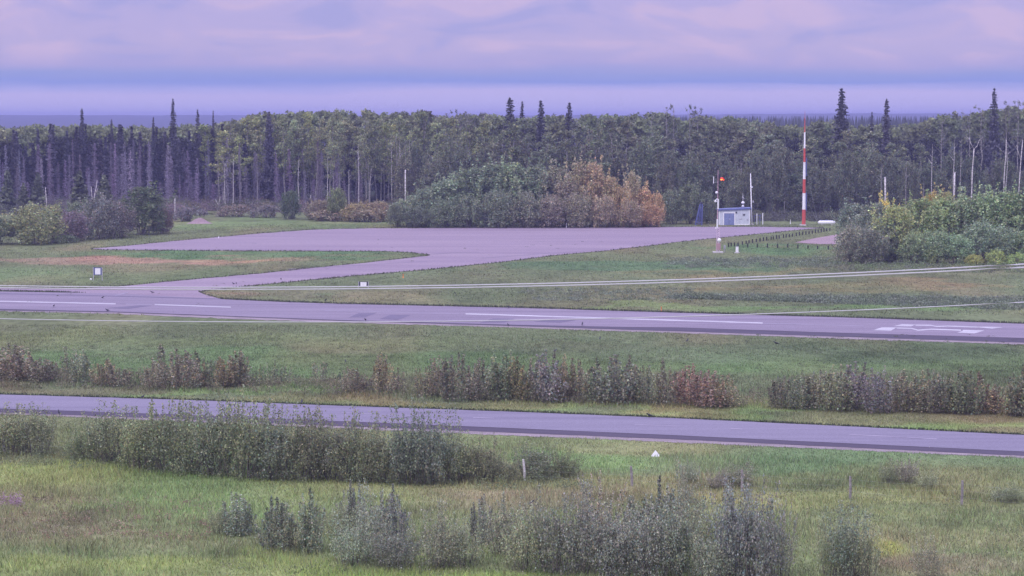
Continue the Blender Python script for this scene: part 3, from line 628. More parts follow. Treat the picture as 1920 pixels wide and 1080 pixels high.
def bush_row(name, lab, n, f, lsz, seed):
    r = np.random.default_rng(seed); parts = []
    for k in range(n):
        px, by, h, wd, cc = f(r); P = gp(px, by)
        m_ = int(110*wd*h/1.5)+(20 if wd > .1 else 3); d = r.normal(0, 1, (m_, 3)); d /= np.linalg.norm(d, axis=1)[:, None]; d *= (r.random(m_)**.4)[:, None]; q = d*np.array((wd, wd*.8, h)); q[:, 2] = np.abs(q[:, 2]); q += np.array((P.x, P.y, 0))
        g = (1+r.normal(0, .25, m_)).clip(.4, 2)[:, None]; parts.append((leaf_quads(q, lsz, .4, .8, r), np.repeat(np.array(cc)*np.array((1.6, 1.6, 1.5))*r.uniform(.8, 1.2)*g, 4, 0)))
    return tag(link(name, merge_leaf(name, parts), M_leaf), lab, 'undergrowth', kind='stuff')
bush_row('forest_undergrowth', 'low grey-brown brush at the foot of the left forest', 170, lambda r: (lambda px: (px, r.uniform(384, 398), r.uniform(1.2, 2.8), r.uniform(1.2, 2.4), [(.13, .10, .11), (.15, .13, .09), (.10, .11, .08)][r.integers(3)]))(r.uniform(300, 760)), .26, 1)
bush_row('forest_edge_undergrowth', 'dim brush at the foot of the forest behind the hut', 110, lambda r: (r.uniform(1225, 1700), r.uniform(410, 416), r.uniform(.6, 2.2), r.uniform(1.2, 2.4), [(.08, .08, .07), (.10, .11, .07)][r.integers(2)]), .26, 2)
bush_row('left_undergrowth', 'purple-grey brush in front of the far left forest', 130, lambda r: (r.uniform(-60, 330), r.uniform(386, 404), r.uniform(1.5, 3.4), r.uniform(1.3, 2.4), [(.12, .11, .12), (.14, .13, .12), (.09, .10, .08)][r.integers(3)]), .26, 3)
SAGE = [(.135, .165, .125), (.125, .155, .105), (.15, .165, .13), (.11, .135, .085)]
bush_row('sage_weeds', 'grey-green weeds in the rough ground right of the runway sign', 900, lambda r: (lambda px: (px, float(np.interp(px, [1300, 1960], [560, 584]))-r.uniform(0, 24)*(px-1180)/740, r.uniform(.2, .65), r.uniform(.5, 1.4), SAGE[r.integers(4)]))(r.uniform(1260, 1960)), .17, 4)
bush_row('sage_weeds', 'dark weeds in front of the right willow thicket', 240, lambda r: (r.uniform(1250, 1570), r.uniform(484, 502), r.uniform(.2, .6), r.uniform(.5, 1.3), SAGE[r.integers(4)]), .17, 5)
bush_row('sage_weeds', 'weeds beside the long pair of cables on the grass', 170, lambda r: (r.uniform(980, 1300), r.uniform(541, 564), r.uniform(.12, .4), r.uniform(.4, 1.2), SAGE[r.integers(4)]), .15, 6)
bush_row('thicket_weeds', 'green weeds at the foot of the right willow thicket', 260, lambda r: (r.uniform(1560, 1980), r.uniform(494, 512), r.uniform(.25, .7), r.uniform(.5, 1.4), [(.11, .15, .08), (.13, .17, .08), (.12, .13, .10)][r.integers(3)]), .17, 7)
bush_row('field_weeds', 'scattered dark weeds in the grass between runway and highway', 110, lambda r: (r.uniform(-40, 1960), r.uniform(626, 700), r.uniform(.08, .22), r.uniform(.2, .7), (.09, .11, .07)), .10, 8)
bush_row('roadside_weeds', 'brown weeds at the foot of the roadside shrubs', 620, lambda r: (lambda px: (px, float(np.interp(px, [0, 600, 1000, 1920], [712, 728, 742, 766]))+r.uniform(-14, 14), r.uniform(.25, 1.15), r.uniform(.3, 1.0), [(.15, .125, .09), (.14, .15, .09), (.11, .10, .08), (.16, .16, .10)][r.integers(4)]))(r.uniform(-60, 1980)), .11, 9)
bush_row('verge_weeds', 'weeds at the foot of the near bushes', 420, lambda r: (lambda px: (px, float(np.interp(px, [0, 200, 900, 1100], [856, 872, 905, 905]))+r.uniform(-14, 16), r.uniform(.2, .95), r.uniform(.25, .8), [(.11, .14, .085), (.13, .145, .09), (.14, .165, .09)][r.integers(3)]))(r.uniform(-60, 1100)), .09, 10)
bush_row('red_weeds', 'reddish weeds in the near left grass', 260, lambda r: (r.uniform(-40, 420), r.uniform(935, 1015), r.uniform(.1, .45), r.uniform(.2, .7), [(.22, .14, .12), (.17, .15, .09), (.20, .17, .13)][r.integers(3)]), .075, 11)
bush_row('near_weeds', 'grey-green weeds between the nearest bushes', 520, lambda r: (r.uniform(420, 1980), r.uniform(930, 1095), r.uniform(.15, .55), r.uniform(.3, .9), [(.14, .155, .10), (.17, .17, .11), (.12, .14, .085)][r.integers(3)]), .075, 12)
# ------------------------------------------------------------ middle-distance bushes, one by one
G1 = (.125, .15, .095); GY = (.165, .18, .095); PUR = (.15, .125, .13); DK = (.085, .105, .06); ORG = (.245, .18, .10); TAN = (.21, .19, .12); GRY = (.15, .16, .13)
for k, px, by, ty, wd, c_, lab in [
    ('willow', 70, 458, 376, 122, GY, 'broad yellow-green willow at the far left of the airfield'), ('willow', -5, 458, 400, 90, G1, 'green bush cut by the left picture edge behind the grass'),
    ('willow', 128, 452, 392, 84, PUR, 'purple-brown bush beside the yellow-green left willow'), ('low_bush', 118, 455, 441, 66, G1, 'low green shrub lying in front of the left willows'),
    ('willow', 188, 448, 366, 84, (.14, .145, .125), 'grey-green bush under the white dead snag'), ('willow', 222, 446, 374, 80, (.13, .12, .11), 'brownish bush between the snag and the round dark tree'),
    ('tall_willow', 268, 440, 338, 96, DK, 'tall round dark green tree at the right end of the left thicket'), ('willow', 305, 438, 388, 44, (.13, .105, .09), 'brown bush tucked against the round dark tree'),
    ('willow', 150, 440, 374, 70, G1, 'green bush behind the snag, left side'), ('low_bush', 355, 415, 386, 74, (.12, .115, .115), 'long low dull hedge behind the gravel mound'),
    ('willow', 330, 408, 380, 60, PUR, 'purplish bush just right of the round dark tree'), ('low_bush', 440, 406, 383, 80, (.14, .12, .10), 'low brown bush at the forest foot above the apron corner'), ('low_bush', 500, 408, 384, 70, (.13, .12, .11), 'low dull bush left of the small round conifer-like tree'),
    ('tall_willow', 545, 411, 350, 44, (.075, .10, .06), 'small dark rounded tree standing alone at the forest foot'), ('low_bush', 398, 402, 396, 26, GY, 'small pale green shrub right of the gravel mound'),
    ('willow', 600, 412, 372, 66, (.16, .145, .10), 'tan-green bush right of the small dark rounded tree'), ('willow', 632, 414, 346, 44, (.14, .16, .08), 'taller green bush rising from the tan hedge'), ('willow', 668, 415, 378, 70, (.205, .175, .095), 'golden-orange low bush left of the willow thicket'),
    ('willow', 710, 415, 374, 60, (.20, .165, .11), 'tan bush touching the left of the willow thicket'), ('low_bush', 620, 414, 392, 90, (.175, .15, .105), 'rusty low bush in the tan hedge'), ('low_bush', 690, 416, 390, 90, (.18, .16, .105), 'straw-coloured low bush near the apron edge')]:
    plant(k, px, by, ty, wd, jc(c_, .04), lab, 'bush', None, 'willow_bush')
for px, by, ty, wd, lab in [(15, 400, 322, 34, 'small green conifer at the far left behind the willow'), (72, 400, 325, 34, 'small conifer between the left edge and the snag'), (150, 405, 322, 44, 'young conifer behind the grey-green bush'), (196, 405, 330, 40, 'young conifer right behind the white snag'), (45, 400, 345, 28, 'short conifer between two taller left conifers')]:
    plant('young_spruce', px, by, ty, wd, jc(SPRG, .05), lab, 'conifer', None, 'young_conifer')
# centre thicket
TH = [(765, 425, 366, 76, G1), (800, 424, 346, 84, G1), (838, 424, 326, 88, (.125, .15, .10)), (878, 423, 305, 92, (.13, .155, .095)), (920, 423, 296, 92, G1), (962, 423, 289, 92, (.135, .165, .095)), (1002, 423, 297, 88, G1), (1042, 423, 300, 84, (.15, .15, .10)),
      (1060, 425, 330, 70, (.17, .155, .11)), (1085, 424, 292, 60, TAN), (1112, 424, 289, 58, (.25, .205, .125)), (1142, 424, 318, 62, (.24, .20, .12)), (1170, 425, 345, 60, (.25, .20, .115)), (1186, 424, 308, 40, TAN), (1205, 424, 342, 56, ORG), (1228, 424, 356, 46, ORG),
      (780, 427, 385, 60, (.10, .12, .08)), (830, 427, 372, 66, G1), (880, 427, 362, 70, (.12, .14, .09)), (930, 427, 352, 76, (.115, .135, .09)), (985, 427, 355, 76, (.13, .14, .095)), (1035, 427, 362, 70, (.15, .14, .105)), (1085, 427, 360, 66, (.175, .16, .11)),
      (1130, 427, 362, 60, (.20, .175, .12)), (1180, 427, 372, 56, (.19, .165, .11)), (1222, 426, 378, 50, (.24, .17, .10)), (744, 426, 378, 46, (.11, .125, .085)),
      (1262, 420, 352, 60, (.11, .125, .08)), (1292, 420, 338, 60, (.105, .12, .075)), (1325, 419, 356, 50, (.10, .115, .075))]
names = {'g': 'grey-green'}
for i, (px, by, ty, wd, c_) in enumerate(TH):
    hue = 'orange' if c_[0] > .23 else 'tan' if c_[0] > .165 else 'brownish' if c_[0] > .145 else 'grey-green'
    side = 'left slope' if px < 860 else 'high middle' if px < 1045 else 'autumn part' if px < 1245 else 'dark end beside the hut'
    rowp = 'front row' if by > 425 or px in (1060,) else 'back row'
    tw = 'tall_willow' if (by-ty) > 80 else 'willow'
    nth = sum(1 for q in TH[:i] if ((q[0] < 860) == (px < 860)) and ((q[0] < 1045) == (px < 1045)) and ((q[0] < 1245) == (px < 1245)) and ((q[1] > 425) == (by > 425)))
    plant(tw, px, by, ty, wd, jc(tuple(q_*1.15 for q_ in c_), .05), f"{hue} thicket willow, {side}, {'nearer front row' if px == 1060 else rowp}, {['first','second','third','fourth','fifth','sixth','seventh','eighth'][nth]} from its left", 'willow', 'willows of the thicket behind the apron', 'willow_bush')
# right thicket
RT = [(1600, 480, 368, 70, (.13, .14, .12)), (1640, 485, 366, 84, (.135, .14, .12)), (1680, 490, 372, 80, (.19, .19, .10)), (1655, 470, 362, 40, (.34, .27, .10)), (1722, 480, 362, 84, (.17, .19, .10)), (1745, 470, 350, 50, (.28, .22, .10)), (1772, 480, 344, 60, (.20, .18, .10)), (1765, 482, 358, 84, (.16, .18, .10)),
      (1808, 482, 352, 86, (.15, .175, .11)), (1850, 482, 348, 86, (.155, .18, .11)), (1892, 482, 346, 86, (.14, .165, .10)), (1936, 482, 348, 90, (.14, .165, .10)), (1990, 482, 350, 90, (.14, .165, .10)),
      (1598, 492, 418, 74, (.15, .14, .12)), (1632, 494, 424, 76, (.12, .12, .10)), (1668, 490, 410, 76, (.10, .11, .09)), (1712, 493, 432, 66, (.15, .17, .11)), (1752, 494, 428, 70, (.14, .165, .11)), (1790, 494, 434, 70, (.13, .16, .11)), (1836, 492, 408, 84, (.125, .15, .11)), (1880, 493, 420, 80, (.13, .155, .11)), (1928, 494, 430, 80, (.145, .17, .10)),
      (1746, 495, 462, 22, GY), (1828, 497, 478, 40, (.20, .195, .08)), (1866, 496, 468, 42, (.20, .22, .10)), (1905, 497, 474, 44, (.18, .21, .10))]
for i, (px, by, ty, wd, c_) in enumerate(RT):
    hue = 'bright yellow' if c_[0] > .27 else 'yellow-green' if c_[0] > .17 else 'green' if c_[1] > .15 else 'dull grey-brown'
    rowp = 'low at the front' if by > 494.5 else 'front row' if by > 489 and ty > 400 else 'back row'
    nth = sum(1 for q in RT[:i] if ('low at the front' if q[1] > 494.5 else 'front row' if q[1] > 489 and q[2] > 400 else 'back row') == rowp)
    k = 'low_bush' if ty > 455 else 'willow' if ty > 400 else 'tall_willow'
    plant(k, px, by, ty, wd*1.05, jc((c_[0]*1.15, c_[1]*1.25, c_[2]*1.1), .05), f"{hue} right thicket willow, {rowp}, {['first','second','third','fourth','fifth','sixth','seventh','eighth','ninth','tenth','eleventh','twelfth','thirteenth'][nth]} from its left", 'willow', 'willows of the right thicket', 'willow_bush')
# ------------------------------------------------------------ roadside shrubs
RED = (.165, .150, .108); BRN = (.160, .154, .112); GB_ = (.150, .162, .11); RUS = (.178, .158, .10); GRN = (.145, .16, .10)
clumps = {'far left clump': [(8, 708, 634, 70, RED), (42, 712, 652, 66, RED), (74, 716, 668, 50, RED), (-40, 706, 640, 70, RED)],
  'second clump': [(128, 714, 640, 36, BRN), (152, 716, 648, 40, GB_), (190, 720, 668, 44, RUS), (222, 722, 676, 44, RED)],
  'third clump': [(284, 722, 674, 44, BRN), (322, 722, 642, 56, BRN), (348, 724, 654, 46, RED), (384, 724, 652, 46, GB_), (410, 726, 654, 48, RUS), (444, 726, 656, 50, RED)],
  'thin stalks': [(484, 724, 684, 26, GRN), (508, 724, 674, 24, GRN), (534, 722, 674, 28, GRN), (556, 722, 690, 18, GRN), (600, 716, 672, 26, BRN), (641, 714, 692, 16, (.06, .08, .06))],
  'fourth clump': [(664, 734, 686, 40, RED), (692, 735, 688, 34, RED), (718, 736, 662, 38, RUS), (752, 735, 690, 36, RED)],
  'long middle clump': [(792, 742, 686, 30, RUS), (816, 744, 668, 38, RED), (842, 746, 664, 34, RED), (864, 748, 652, 48, BRN), (892, 748, 664, 40, BRN), (920, 750, 668, 44, GB_), (944, 750, 640, 52, GRN), (976, 750, 656, 44, (.17, .16, .09)), (1004, 752, 662, 44, BRN), (1030, 752, 648, 56, (.15, .145, .13)), (1062, 752, 648, 44, RUS),
                        (1092, 752, 670, 44, BRN), (1124, 752, 662, 44, GB_), (1156, 754, 640, 56, (.145, .155, .115)), (1188, 754, 664, 48, BRN), (1220, 756, 668, 44, GB_), (1254, 758, 670, 44, BRN), (1288, 760, 676, 46, (.20, .14, .11)), (1322, 762, 684, 46, (.20, .15, .12)), (1356, 762, 694, 46, RUS)],
  'right clump': [(1466, 764, 706, 40, BRN), (1498, 766, 698, 46, GB_), (1534, 768, 694, 50, (.165, .165, .115)), (1570, 770, 672, 50, GRN), (1606, 770, 672, 60, (.15, .14, .13)), (1642, 772, 680, 56, (.145, .135, .125)), (1680, 772, 690, 56, BRN), (1716, 772, 686, 52, (.165, .16, .105)), (1752, 772, 686, 52, BRN), (1786, 774, 682, 50, GB_), (1816, 774, 680, 50, GRN),
                  (1850, 774, 696, 52, (.17, .14, .10)), (1884, 776, 698, 54, RUS), (1915, 778, 660, 56, GRN), (1950, 780, 680, 60, BRN)]}
ords = ['first', 'second', 'third', 'fourth', 'fifth', 'sixth', 'seventh', 'eighth', 'ninth', 'tenth', 'eleventh', 'twelfth', 'thirteenth', 'fourteenth', 'fifteenth', 'sixteenth', 'seventeenth', 'eighteenth', 'nineteenth', 'twentieth']
def hname(c_):
    return 'rusty brown' if c_[0] > .162 else 'brown' if c_[0] > .157 else 'olive' if c_[1] > c_[0]*1.05 else 'dark grey-brown'
for cn, lst in clumps.items():
    lst = sorted(lst)
    for i, (px, by, ty, wd, c_) in enumerate(lst):
        plant('thin_shrub' if wd < 38 else 'upright_shrub', px+rng.normal(0, 3), by+rng.normal(0, 2), ty+rng.normal(0, 5), wd*rng.uniform(1.1, 1.5), jc(c_, .06), f"{hname(c_)} shrub past the highway, {ords[i]} from the left in the {cn}", 'shrub', 'shrubs between the highway and the runway', 'roadside_shrub')
# ------------------------------------------------------------ near bushes along the highway's near side
NB = (.155, .172, .102); NBG = (.145, .165, .115)
row = [(18, 852, 776, 90, NB), (62, 854, 780, 80, NB), (-30, 850, 780, 80, NB), (160, 862, 790, 80, (.14, .165, .09)), (212, 868, 766, 96, NB), (262, 878, 774, 96, (.145, .162, .09)), (312, 884, 756, 100, (.14, .16, .09)), (362, 888, 770, 96, NB), (412, 892, 758, 100, (.14, .156, .10)), (462, 896, 774, 100, NB),
       (512, 898, 770, 100, NBG), (566, 900, 778, 100, (.13, .14, .09)), (618, 900, 786, 96, (.14, .15, .10)), (668, 902, 790, 90, NB), (716, 904, 788, 90, (.13, .14, .09)), (768, 908, 768, 96, (.125, .145, .105)), (812, 908, 774, 92, (.125, .14, .105)), (858, 904, 808, 80, NB), (905, 902, 826, 76, (.15, .16, .10)), (1005, 898, 836, 84, (.12, .135, .085)), (1060, 896, 852, 60, (.13, .15, .085)), (945, 904, 850, 60, (.14, .155, .10))]
row.sort()
for i, (px, by, ty, wd, c_) in enumerate(row):
    land = 'at the left edge' if px < 100 else 'left of the white-topped post' if px < 980 else 'right of the white-topped post'
    plant('near_bush', px, by, ty-4+rng.normal(0, 7), wd*1.15, jc(c_, .06), f"near verge willow bush, {ords[i] if i < 20 else ('twenty-first', 'twenty-second')[i-20]} from the left of its row, {land}", 'bush', 'bushes along the near side of the highway', 'willow_bush')
fg = [(445, 1004, 926, 60, 's', NBG), (415, 1000, 952, 44, 'l', NB), (520, 1032, 918, 62, 's', (.12, .14, .10)), (580, 1036, 918, 56, 's', (.125, .145, .10)), (548, 1034, 968, 70, 'l', NB), (660, 1000, 894, 44, 's', (.12, .135, .105)), (640, 1006, 950, 60, 'l', NB), (735, 1030, 900, 52, 's', (.12, .13, .11)), (700, 1050, 930, 74, 'l', (.15, .165, .12)),
      (660, 1062, 980, 80, 'l', NBG), (740, 1066, 990, 90, 'l', (.12, .13, .10)), (820, 1066, 968, 80, 'l', (.14, .145, .10)), (868, 1062, 980, 80, 'l', NB), (902, 1020, 932, 44, 's', (.12, .13, .10)), (950, 1040, 944, 84, 'l', (.14, .145, .10)), (985, 1070, 964, 90, 'l', NB), (1040, 1072, 936, 92, 'l', (.13, .14, .105)), (1090, 1076, 940, 96, 'l', (.125, .135, .105)),
      (1130, 1040, 920, 96, 'l', (.17, .155, .115)), (1150, 1082, 960, 96, 'n', (.12, .13, .105)), (1205, 1060, 912, 80, 's', (.14, .15, .11)), (1215, 1086, 948, 96, 'n', (.13, .14, .11)), (1250, 1040, 892, 64, 's', (.13, .14, .11)), (1280, 1084, 950, 90, 'n', NBG), (1335, 1070, 940, 66, 'l', NB), (1290, 1010, 890, 60, 'l', (.15, .155, .11)),
      (1375, 1092, 922, 90, 'n', (.115, .125, .11)), (1420, 1096, 926, 92, 'n', (.12, .13, .11)), (1460, 1090, 960, 60, 'l', (.14, .145, .11)), (1340, 1098, 1000, 80, 'l', NBG), (1590, 1086, 962, 84, 'n', (.12, .14, .10)), (1622, 1090, 990, 60, 'l', NB), (1560, 1084, 996, 56, 'l', (.15, .17, .10)),
      (1700, 905, 868, 46, 'l', (.15, .15, .11)), (1668, 905, 872, 36, 'l', NB), (1740, 918, 890, 36, 'l', NB), (1880, 942, 920, 46, 'l', (.12, .14, .09)), (1905, 942, 916, 40, 'l', NB), (1385, 912, 876, 60, 'l', (.13, .135, .09)), (1345, 916, 890, 40, 'l', (.14, .13, .10)), (1290, 905, 872, 40, 'l', (.13, .15, .10)), (1740, 1092, 1020, 60, 'l', (.16, .16, .11))]
fg.sort()
pos = lambda px: 'below the row of near bushes on the left' if px < 620 else 'left of centre at the bottom' if px < 800 else 'in the large bottom thicket' if px < 1320 else 'in the dark clump near the bottom right' if px < 1480 and True else 'alone in the bottom right grass'
seen = {}
for px, by, ty, wd, k, c_ in fg:
    ps = pos(px) if by > 960 or px < 1200 else 'beside the right fence posts'
    q = seen.get(ps, 0); seen[ps] = q+1
    plant({'s': 'slender_bush', 'l': 'loose_bush', 'n': 'near_bush'}[k], px, by, ty-8, wd*1.15, jc(tuple(q_*1.12+.012 for q_ in c_), .05), f"{'slender' if k == 's' else 'loose' if k == 'l' else 'dense'} grey-green bush {ps}, {ords[q]} from left", 'bush', 'nearest bushes', 'sapling_bush')
bush_row('dark_tussocks', 'scattered dark tussocks across the airfield grass', 420, lambda r: (r.uniform(-40, 1960), r.choice([r.uniform(450, 575), r.uniform(625, 715)]), r.uniform(.06, .16), r.uniform(.15, .8), (.085, .095, .06)), .09, 14)
bush_row('pale_seed_heads', 'pale seed heads and small white flowers dotted through the grass', 500, lambda r: (r.uniform(-40, 1960), r.choice([r.uniform(620, 740), r.uniform(830, 1085)]), .05, .05, (.30, .29, .26)), .05, 15)
bush_row('purple_weeds', 'lilac seed-headed weeds at the left picture edge', 40, lambda r: (r.uniform(-10, 42), r.uniform(940, 952), r.uniform(.4, .9), r.uniform(.1, .25), (.24, .17, .22)), .07, 13)
# ------------------------------------------------------------ snags and birches of their own
def snag(name, px, by, segs, label, D=None, mat=M_birch_bark, cat='dead tree'):
    P = gp(px, by) if D is None else Pat(px, D); D = P.y; m = MB()
    for pts, r0, r1 in segs:
        q = [at(x, y, D)-P for x, y in pts]; q = [Vector((v.x, v.y+.25*math.sin(3*i), v.z)) for i, v in enumerate(q)]; n_ = len(q); r0 *= .72; r1 *= .8
        m.tube(q, [r0+(r1-r0)*i/(n_-1) for i in range(n_)], 7)
    o = m.build(name, mat, None, P, smooth=True); return tag(o, label, cat)
snag('dead_snag', 174, 440, [([(174, 440), (174, 400), (175, 380), (178, 362), (181, 350), (182, 337)], .20, .05), ([(174, 378), (172, 366), (171, 350)], .14, .05), ([(180, 362), (184, 352)], .08, .04), ([(176, 398), (184, 380), (189, 372), (193, 365)], .12, .05), ([(174, 384), (189, 386), (193, 379)], .07, .03)], 'white forked dead snag sticking up from the left thicket')
snag('dead_snag', 86, 412, [([(87, 412), (87, 378), (86, 362), (85, 351)], .16, .08)], 'short white snag above the yellow-green left willow')
snag('dead_snag', 328, 412, [([(328, 412), (328, 385), (328, 371)], .18, .1)], 'short white stub right of the round dark tree')
snag('dead_snag', 410, 396, [([(408, 396), (409, 384), (404, 374)], .1, .04), ([(409, 384), (414, 368)], .1, .04)], 'small white forked stub at the forest foot')
snag('dead_snag', 583, 400, [([(585, 400), (584, 380), (582, 366)], .14, .06)], 'short pale stub near the small dark rounded tree')
snag('dead_snag', 760, 410, [([(760, 410), (760, 362), (760, 318)], .22, .16)], 'straight bright white broken trunk left of the willow thicket')
snag('dead_snag', 1659, 420, [([(1660, 420), (1660, 370), (1659.5, 332)], .24, .20)], 'bright white broken trunk above the yellow-tipped right willow')
snag('dead_snag', 1790, 420, [([(1789, 420), (1789.5, 360), (1790, 323)], .22, .16), ([(1790, 326), (1793, 322)], .1, .05)], 'white broken trunk with a stub on top over the right thicket')
snag('birch_tree', 1824, 415, [([(1820, 420), (1822, 360), (1823, 320), (1825, 300), (1826, 280)], .19, .13), ([(1826, 280), (1820, 268), (1817, 258)], .11, .05), ([(1826, 280), (1832, 274), (1836, 263)], .11, .05), ([(1836, 263), (1842, 258)], .06, .03), ([(1818, 262), (1812, 255)], .06, .03)], 'white birch trunk with raised forked arms above the right thicket', cat='birch tree')
snag('birch_tree', 1912, 415, [([(1906, 420), (1911, 350), (1914, 300), (1918, 262)], .17, .09), ([(1914, 300), (1909, 284), (1906, 272)], .1, .04)], 'pale birch trunk leaning right at the right picture edge', cat='birch tree')
snag('birch_tree', 1883, 415, [([(1880, 420), (1883, 330), (1886, 285), (1887, 262)], .16, .08), ([(1885, 295), (1894, 284)], .08, .03)], 'mottled slim birch trunk left of the leaning edge birch', cat='birch tree')
# ------------------------------------------------------------ hills and the far spruce line
def ridge():
    xs = np.linspace(-2400, 2400, 241); V = []; C = []
    for j, (D, s) in enumerate([(3200, 0), (3800, .55), (4600, 1), (5200, 1), (6200, 0)]):
        for x in xs:
            px = 960+F*x/4600; h = float(np.interp(px, [-1200, 0, 400, 1000, 1400, 1600, 1760, 2000, 3200], [26, 25, 24, 24, 27, 29, 28, 27, 26]))
            V.append((x, D, s*h*(1+.02*math.sin(x*.05))+s*rng.normal(0, .5)-.3)); C.append((.05, .06, .05))
    n_ = len(xs); q = [(j*n_+i, j*n_+i+1, (j+1)*n_+i+1, (j+1)*n_+i) for j in range(4) for i in range(n_-1)]
    return mesh_np('hills', V, quads=q, colr=np.array(C))
tag(link('hills', ridge(), Mg), kind='structure')
def far_line():
    r = np.random.default_rng(5); V = []; T = []; C = []
    for k in range(2200):
        D = r.uniform(800, 1900); px = r.uniform(1240, 1960) if k % 4 else r.uniform(-150, 430); P = Pat(px, D)
        H_ = r.uniform(11, 17.5) if k % 4 else r.uniform(8, 13)
        if k % 4: H_ = 20-(px-960)*0+((220-r.uniform(215, 228)-(r.uniform(0, 6) if r.random() < .12 else 0)))*D/4000
        R_ = H_*r.uniform(.10, .17); g = r.uniform(.7, 1.2)
        for l in range(4):
            z0 = H_*(l*.23); z1 = H_*(l*.23+.36) if l < 3 else H_; rr = R_*(1-l*.23)*r.uniform(.8, 1.2); b0 = len(V)
            for s in range(6):
                a_ = s*1.047+r.uniform(-.3, .3); V.append((P.x+rr*math.cos(a_), P.y+rr*math.sin(a_), z0))
            V.append((P.x, P.y, min(H_, z1))); C += [(.05*g, .06*g, .055*g)]*7
            T += [(b0+s, b0+(s+1) % 6, b0+6) for s in range(6)]
    return mesh_np('far_spruces', V, tris=T, colr=np.array(C))
tag(link('far_spruces', far_line(), M_needle), 'line of tiny far-off spruces below the sky beyond the forest', 'woods', kind='stuff')
# ------------------------------------------------------------ built things
W_ = paint('white_paint', (.78, .78, .80)); WH = paint('bright_white', (.85, .85, .86), var=.05); BLU = paint('blue_grey_door', (.20, .24, .42)); RF = paint('blue_roof_metal', (.11, .14, .32), .5)
WALL = paint('pale_wall', (.56, .60, .66), var=.08, scale=2); RED_ = paint('red_paint', (.55, .09, .07), var=.15); GM = paint('galvanised', (.45, .45, .48), .5, .3); DKM = paint('dark_metal', (.05, .05, .07)); CON = paint('concrete', (.55, .53, .52), .9)
WOODP = paint('weathered_wood', (.26, .24, .23), .9, var=.35, scale=5); WOODD = paint('dark_post_wood', (.035, .03, .03), .9); BLUF = paint('faded_blue', (.10, .12, .28), .8); ORG_ = paint('orange_plastic', (.75, .25, .06))
# equipment hut
hD = gp(1377, 421).y; mL = gp(1348, 422); u = msz(hD)
HW_, HD_, HZ1, HZ2 = 58*u, 3.2, 27.0*u, 29.5*u
hut = empty('equipment_hut', (mL.x, mL.y, 0), 'small pale shed with a blue double door and sloping blue roof past the apron', 'shed')
m = MB(); k1 = HZ1; k2 = HZ1+(HZ2-HZ1)
m.add([(0, 0, 0), (HW_, 0, 0), (HW_, 0, k2), (0, 0, k1), (0, HD_, 0), (HW_, HD_, 0), (HW_, HD_, k2), (0, HD_, k1)], [(0, 1, 2, 3), (5, 4, 7, 6), (4, 0, 3, 7), (1, 5, 6, 2)]); m.build('wall', WALL, hut)
m = MB(); e2 = .22; f_ = lambda x: k1+(k2-k1)*x/HW_
m.add([(-e2, -e2, f_(-e2)+.005), (HW_+e2, -e2, f_(HW_+e2)+.005), (HW_+e2, HD_+e2, f_(HW_+e2)+.005), (-e2, HD_+e2, f_(-e2)+.005), (-e2, -e2, f_(-e2)+.26), (HW_+e2, -e2, f_(HW_+e2)+.26), (HW_+e2, HD_+e2, f_(HW_+e2)+.26), (-e2, HD_+e2, f_(-e2)+.26)],
      [(0, 3, 2, 1), (4, 5, 6, 7), (0, 1, 5, 4), (1, 2, 6, 5), (2, 3, 7, 6), (3, 0, 4, 7)]); m.build('roof', RF, hut)
dx0, dx1, dz = 9.5*u, 28.5*u, 22.0*u
dr = MB().box(((dx0+dx1)/2, -.03, dz/2), (dx1-dx0, .05, dz)).build('door', BLU, hut); MB().box(((dx0+dx1)/2, -.062, dz/2), (.03, .01, dz-.1)).build('door_seam', DKM, dr); MB().box(((dx0+dx1)/2+.1, -.08, dz*.5), (.06, .05, .16)).build('handle', W_, dr)
m = MB(); m.box((dx0-.09, -.035, dz/2+.08), (.16, .066, dz+.16)).box((dx1+.09, -.035, dz/2+.08), (.16, .066, dz+.16)).box(((dx0+dx1)/2, -.035, dz+.09), (dx1-dx0-.004, .062, .16)); m.build('door_frame', WH, hut)
m = MB().box((.07, -.02, k1/2), (.14, .036, k1-.02)).box((HW_-.07, -.02, k2/2-.02), (.14, .036, k2-.06)).box(((dx1+.2+HW_-.15)/2, -.02, .1), (HW_-.15-dx1-.2, .034, .2)); m.build('corner_trim', WH, hut)
MB().ball((32*u, -.14, HZ1-.32), (.16, .12, .16)).build('wall_lamp', DKM, hut, smooth=True)
m = MB(); m.box((40.5*u, -.03, 1.15), (.55, .05, .14)); m.build('vent_grille', GM, hut); MB().box((53*u, -.05, 1.0), (.25, .09, .35)).build('meter_box', GM, hut)
m = MB(); m.tube([(44.5*u, -.05, 2.15), (45*u, -.05, 1.8), (46.5*u, -.05, 1.7), (48*u, -.05, 1.85), (48.2*u, -.05, 2.15)], .04, 6).box((46.5*u, -.05, 1.95), (.16, .08, .2)); m.build('wall_bracket', DKM, hut)
sx = 46*u
rv = MB(); rv.tube([(sx, 1.5, f_(sx)+.262), (sx, 1.5, f_(sx)+.55)], .09, 10); rv.tube([(sx, 1.5, f_(sx)+.45), (sx, 1.5, f_(sx)+.62), (sx, 1.5, f_(sx)+.72)], [.26, .26, .1], 12); rv.tube([(sx, 1.5, f_(sx)+.7), (sx, 1.5, f_(sx)+1.0)], .04, 8); rv.ball((sx, 1.5, f_(sx)+1.22), (.32, .32, .24)); rv.build('roof_vent', WH, hut, smooth=True)
rm = MB(); rm.tube([(sx, 1.5, f_(sx)+1.45), (sx, 1.5, f_(sx)+2.1)], .03, 6).tube([(sx, 1.5, f_(sx)+2.1), (sx, 1.5, f_(sx)+3.0)], [.06, .015], 6).tube([(sx, 1.5, f_(sx)+2.2), (sx+.3, 1.5, f_(sx)+2.0)], .025, 6); rm.build('roof_aerial', W_, hut)
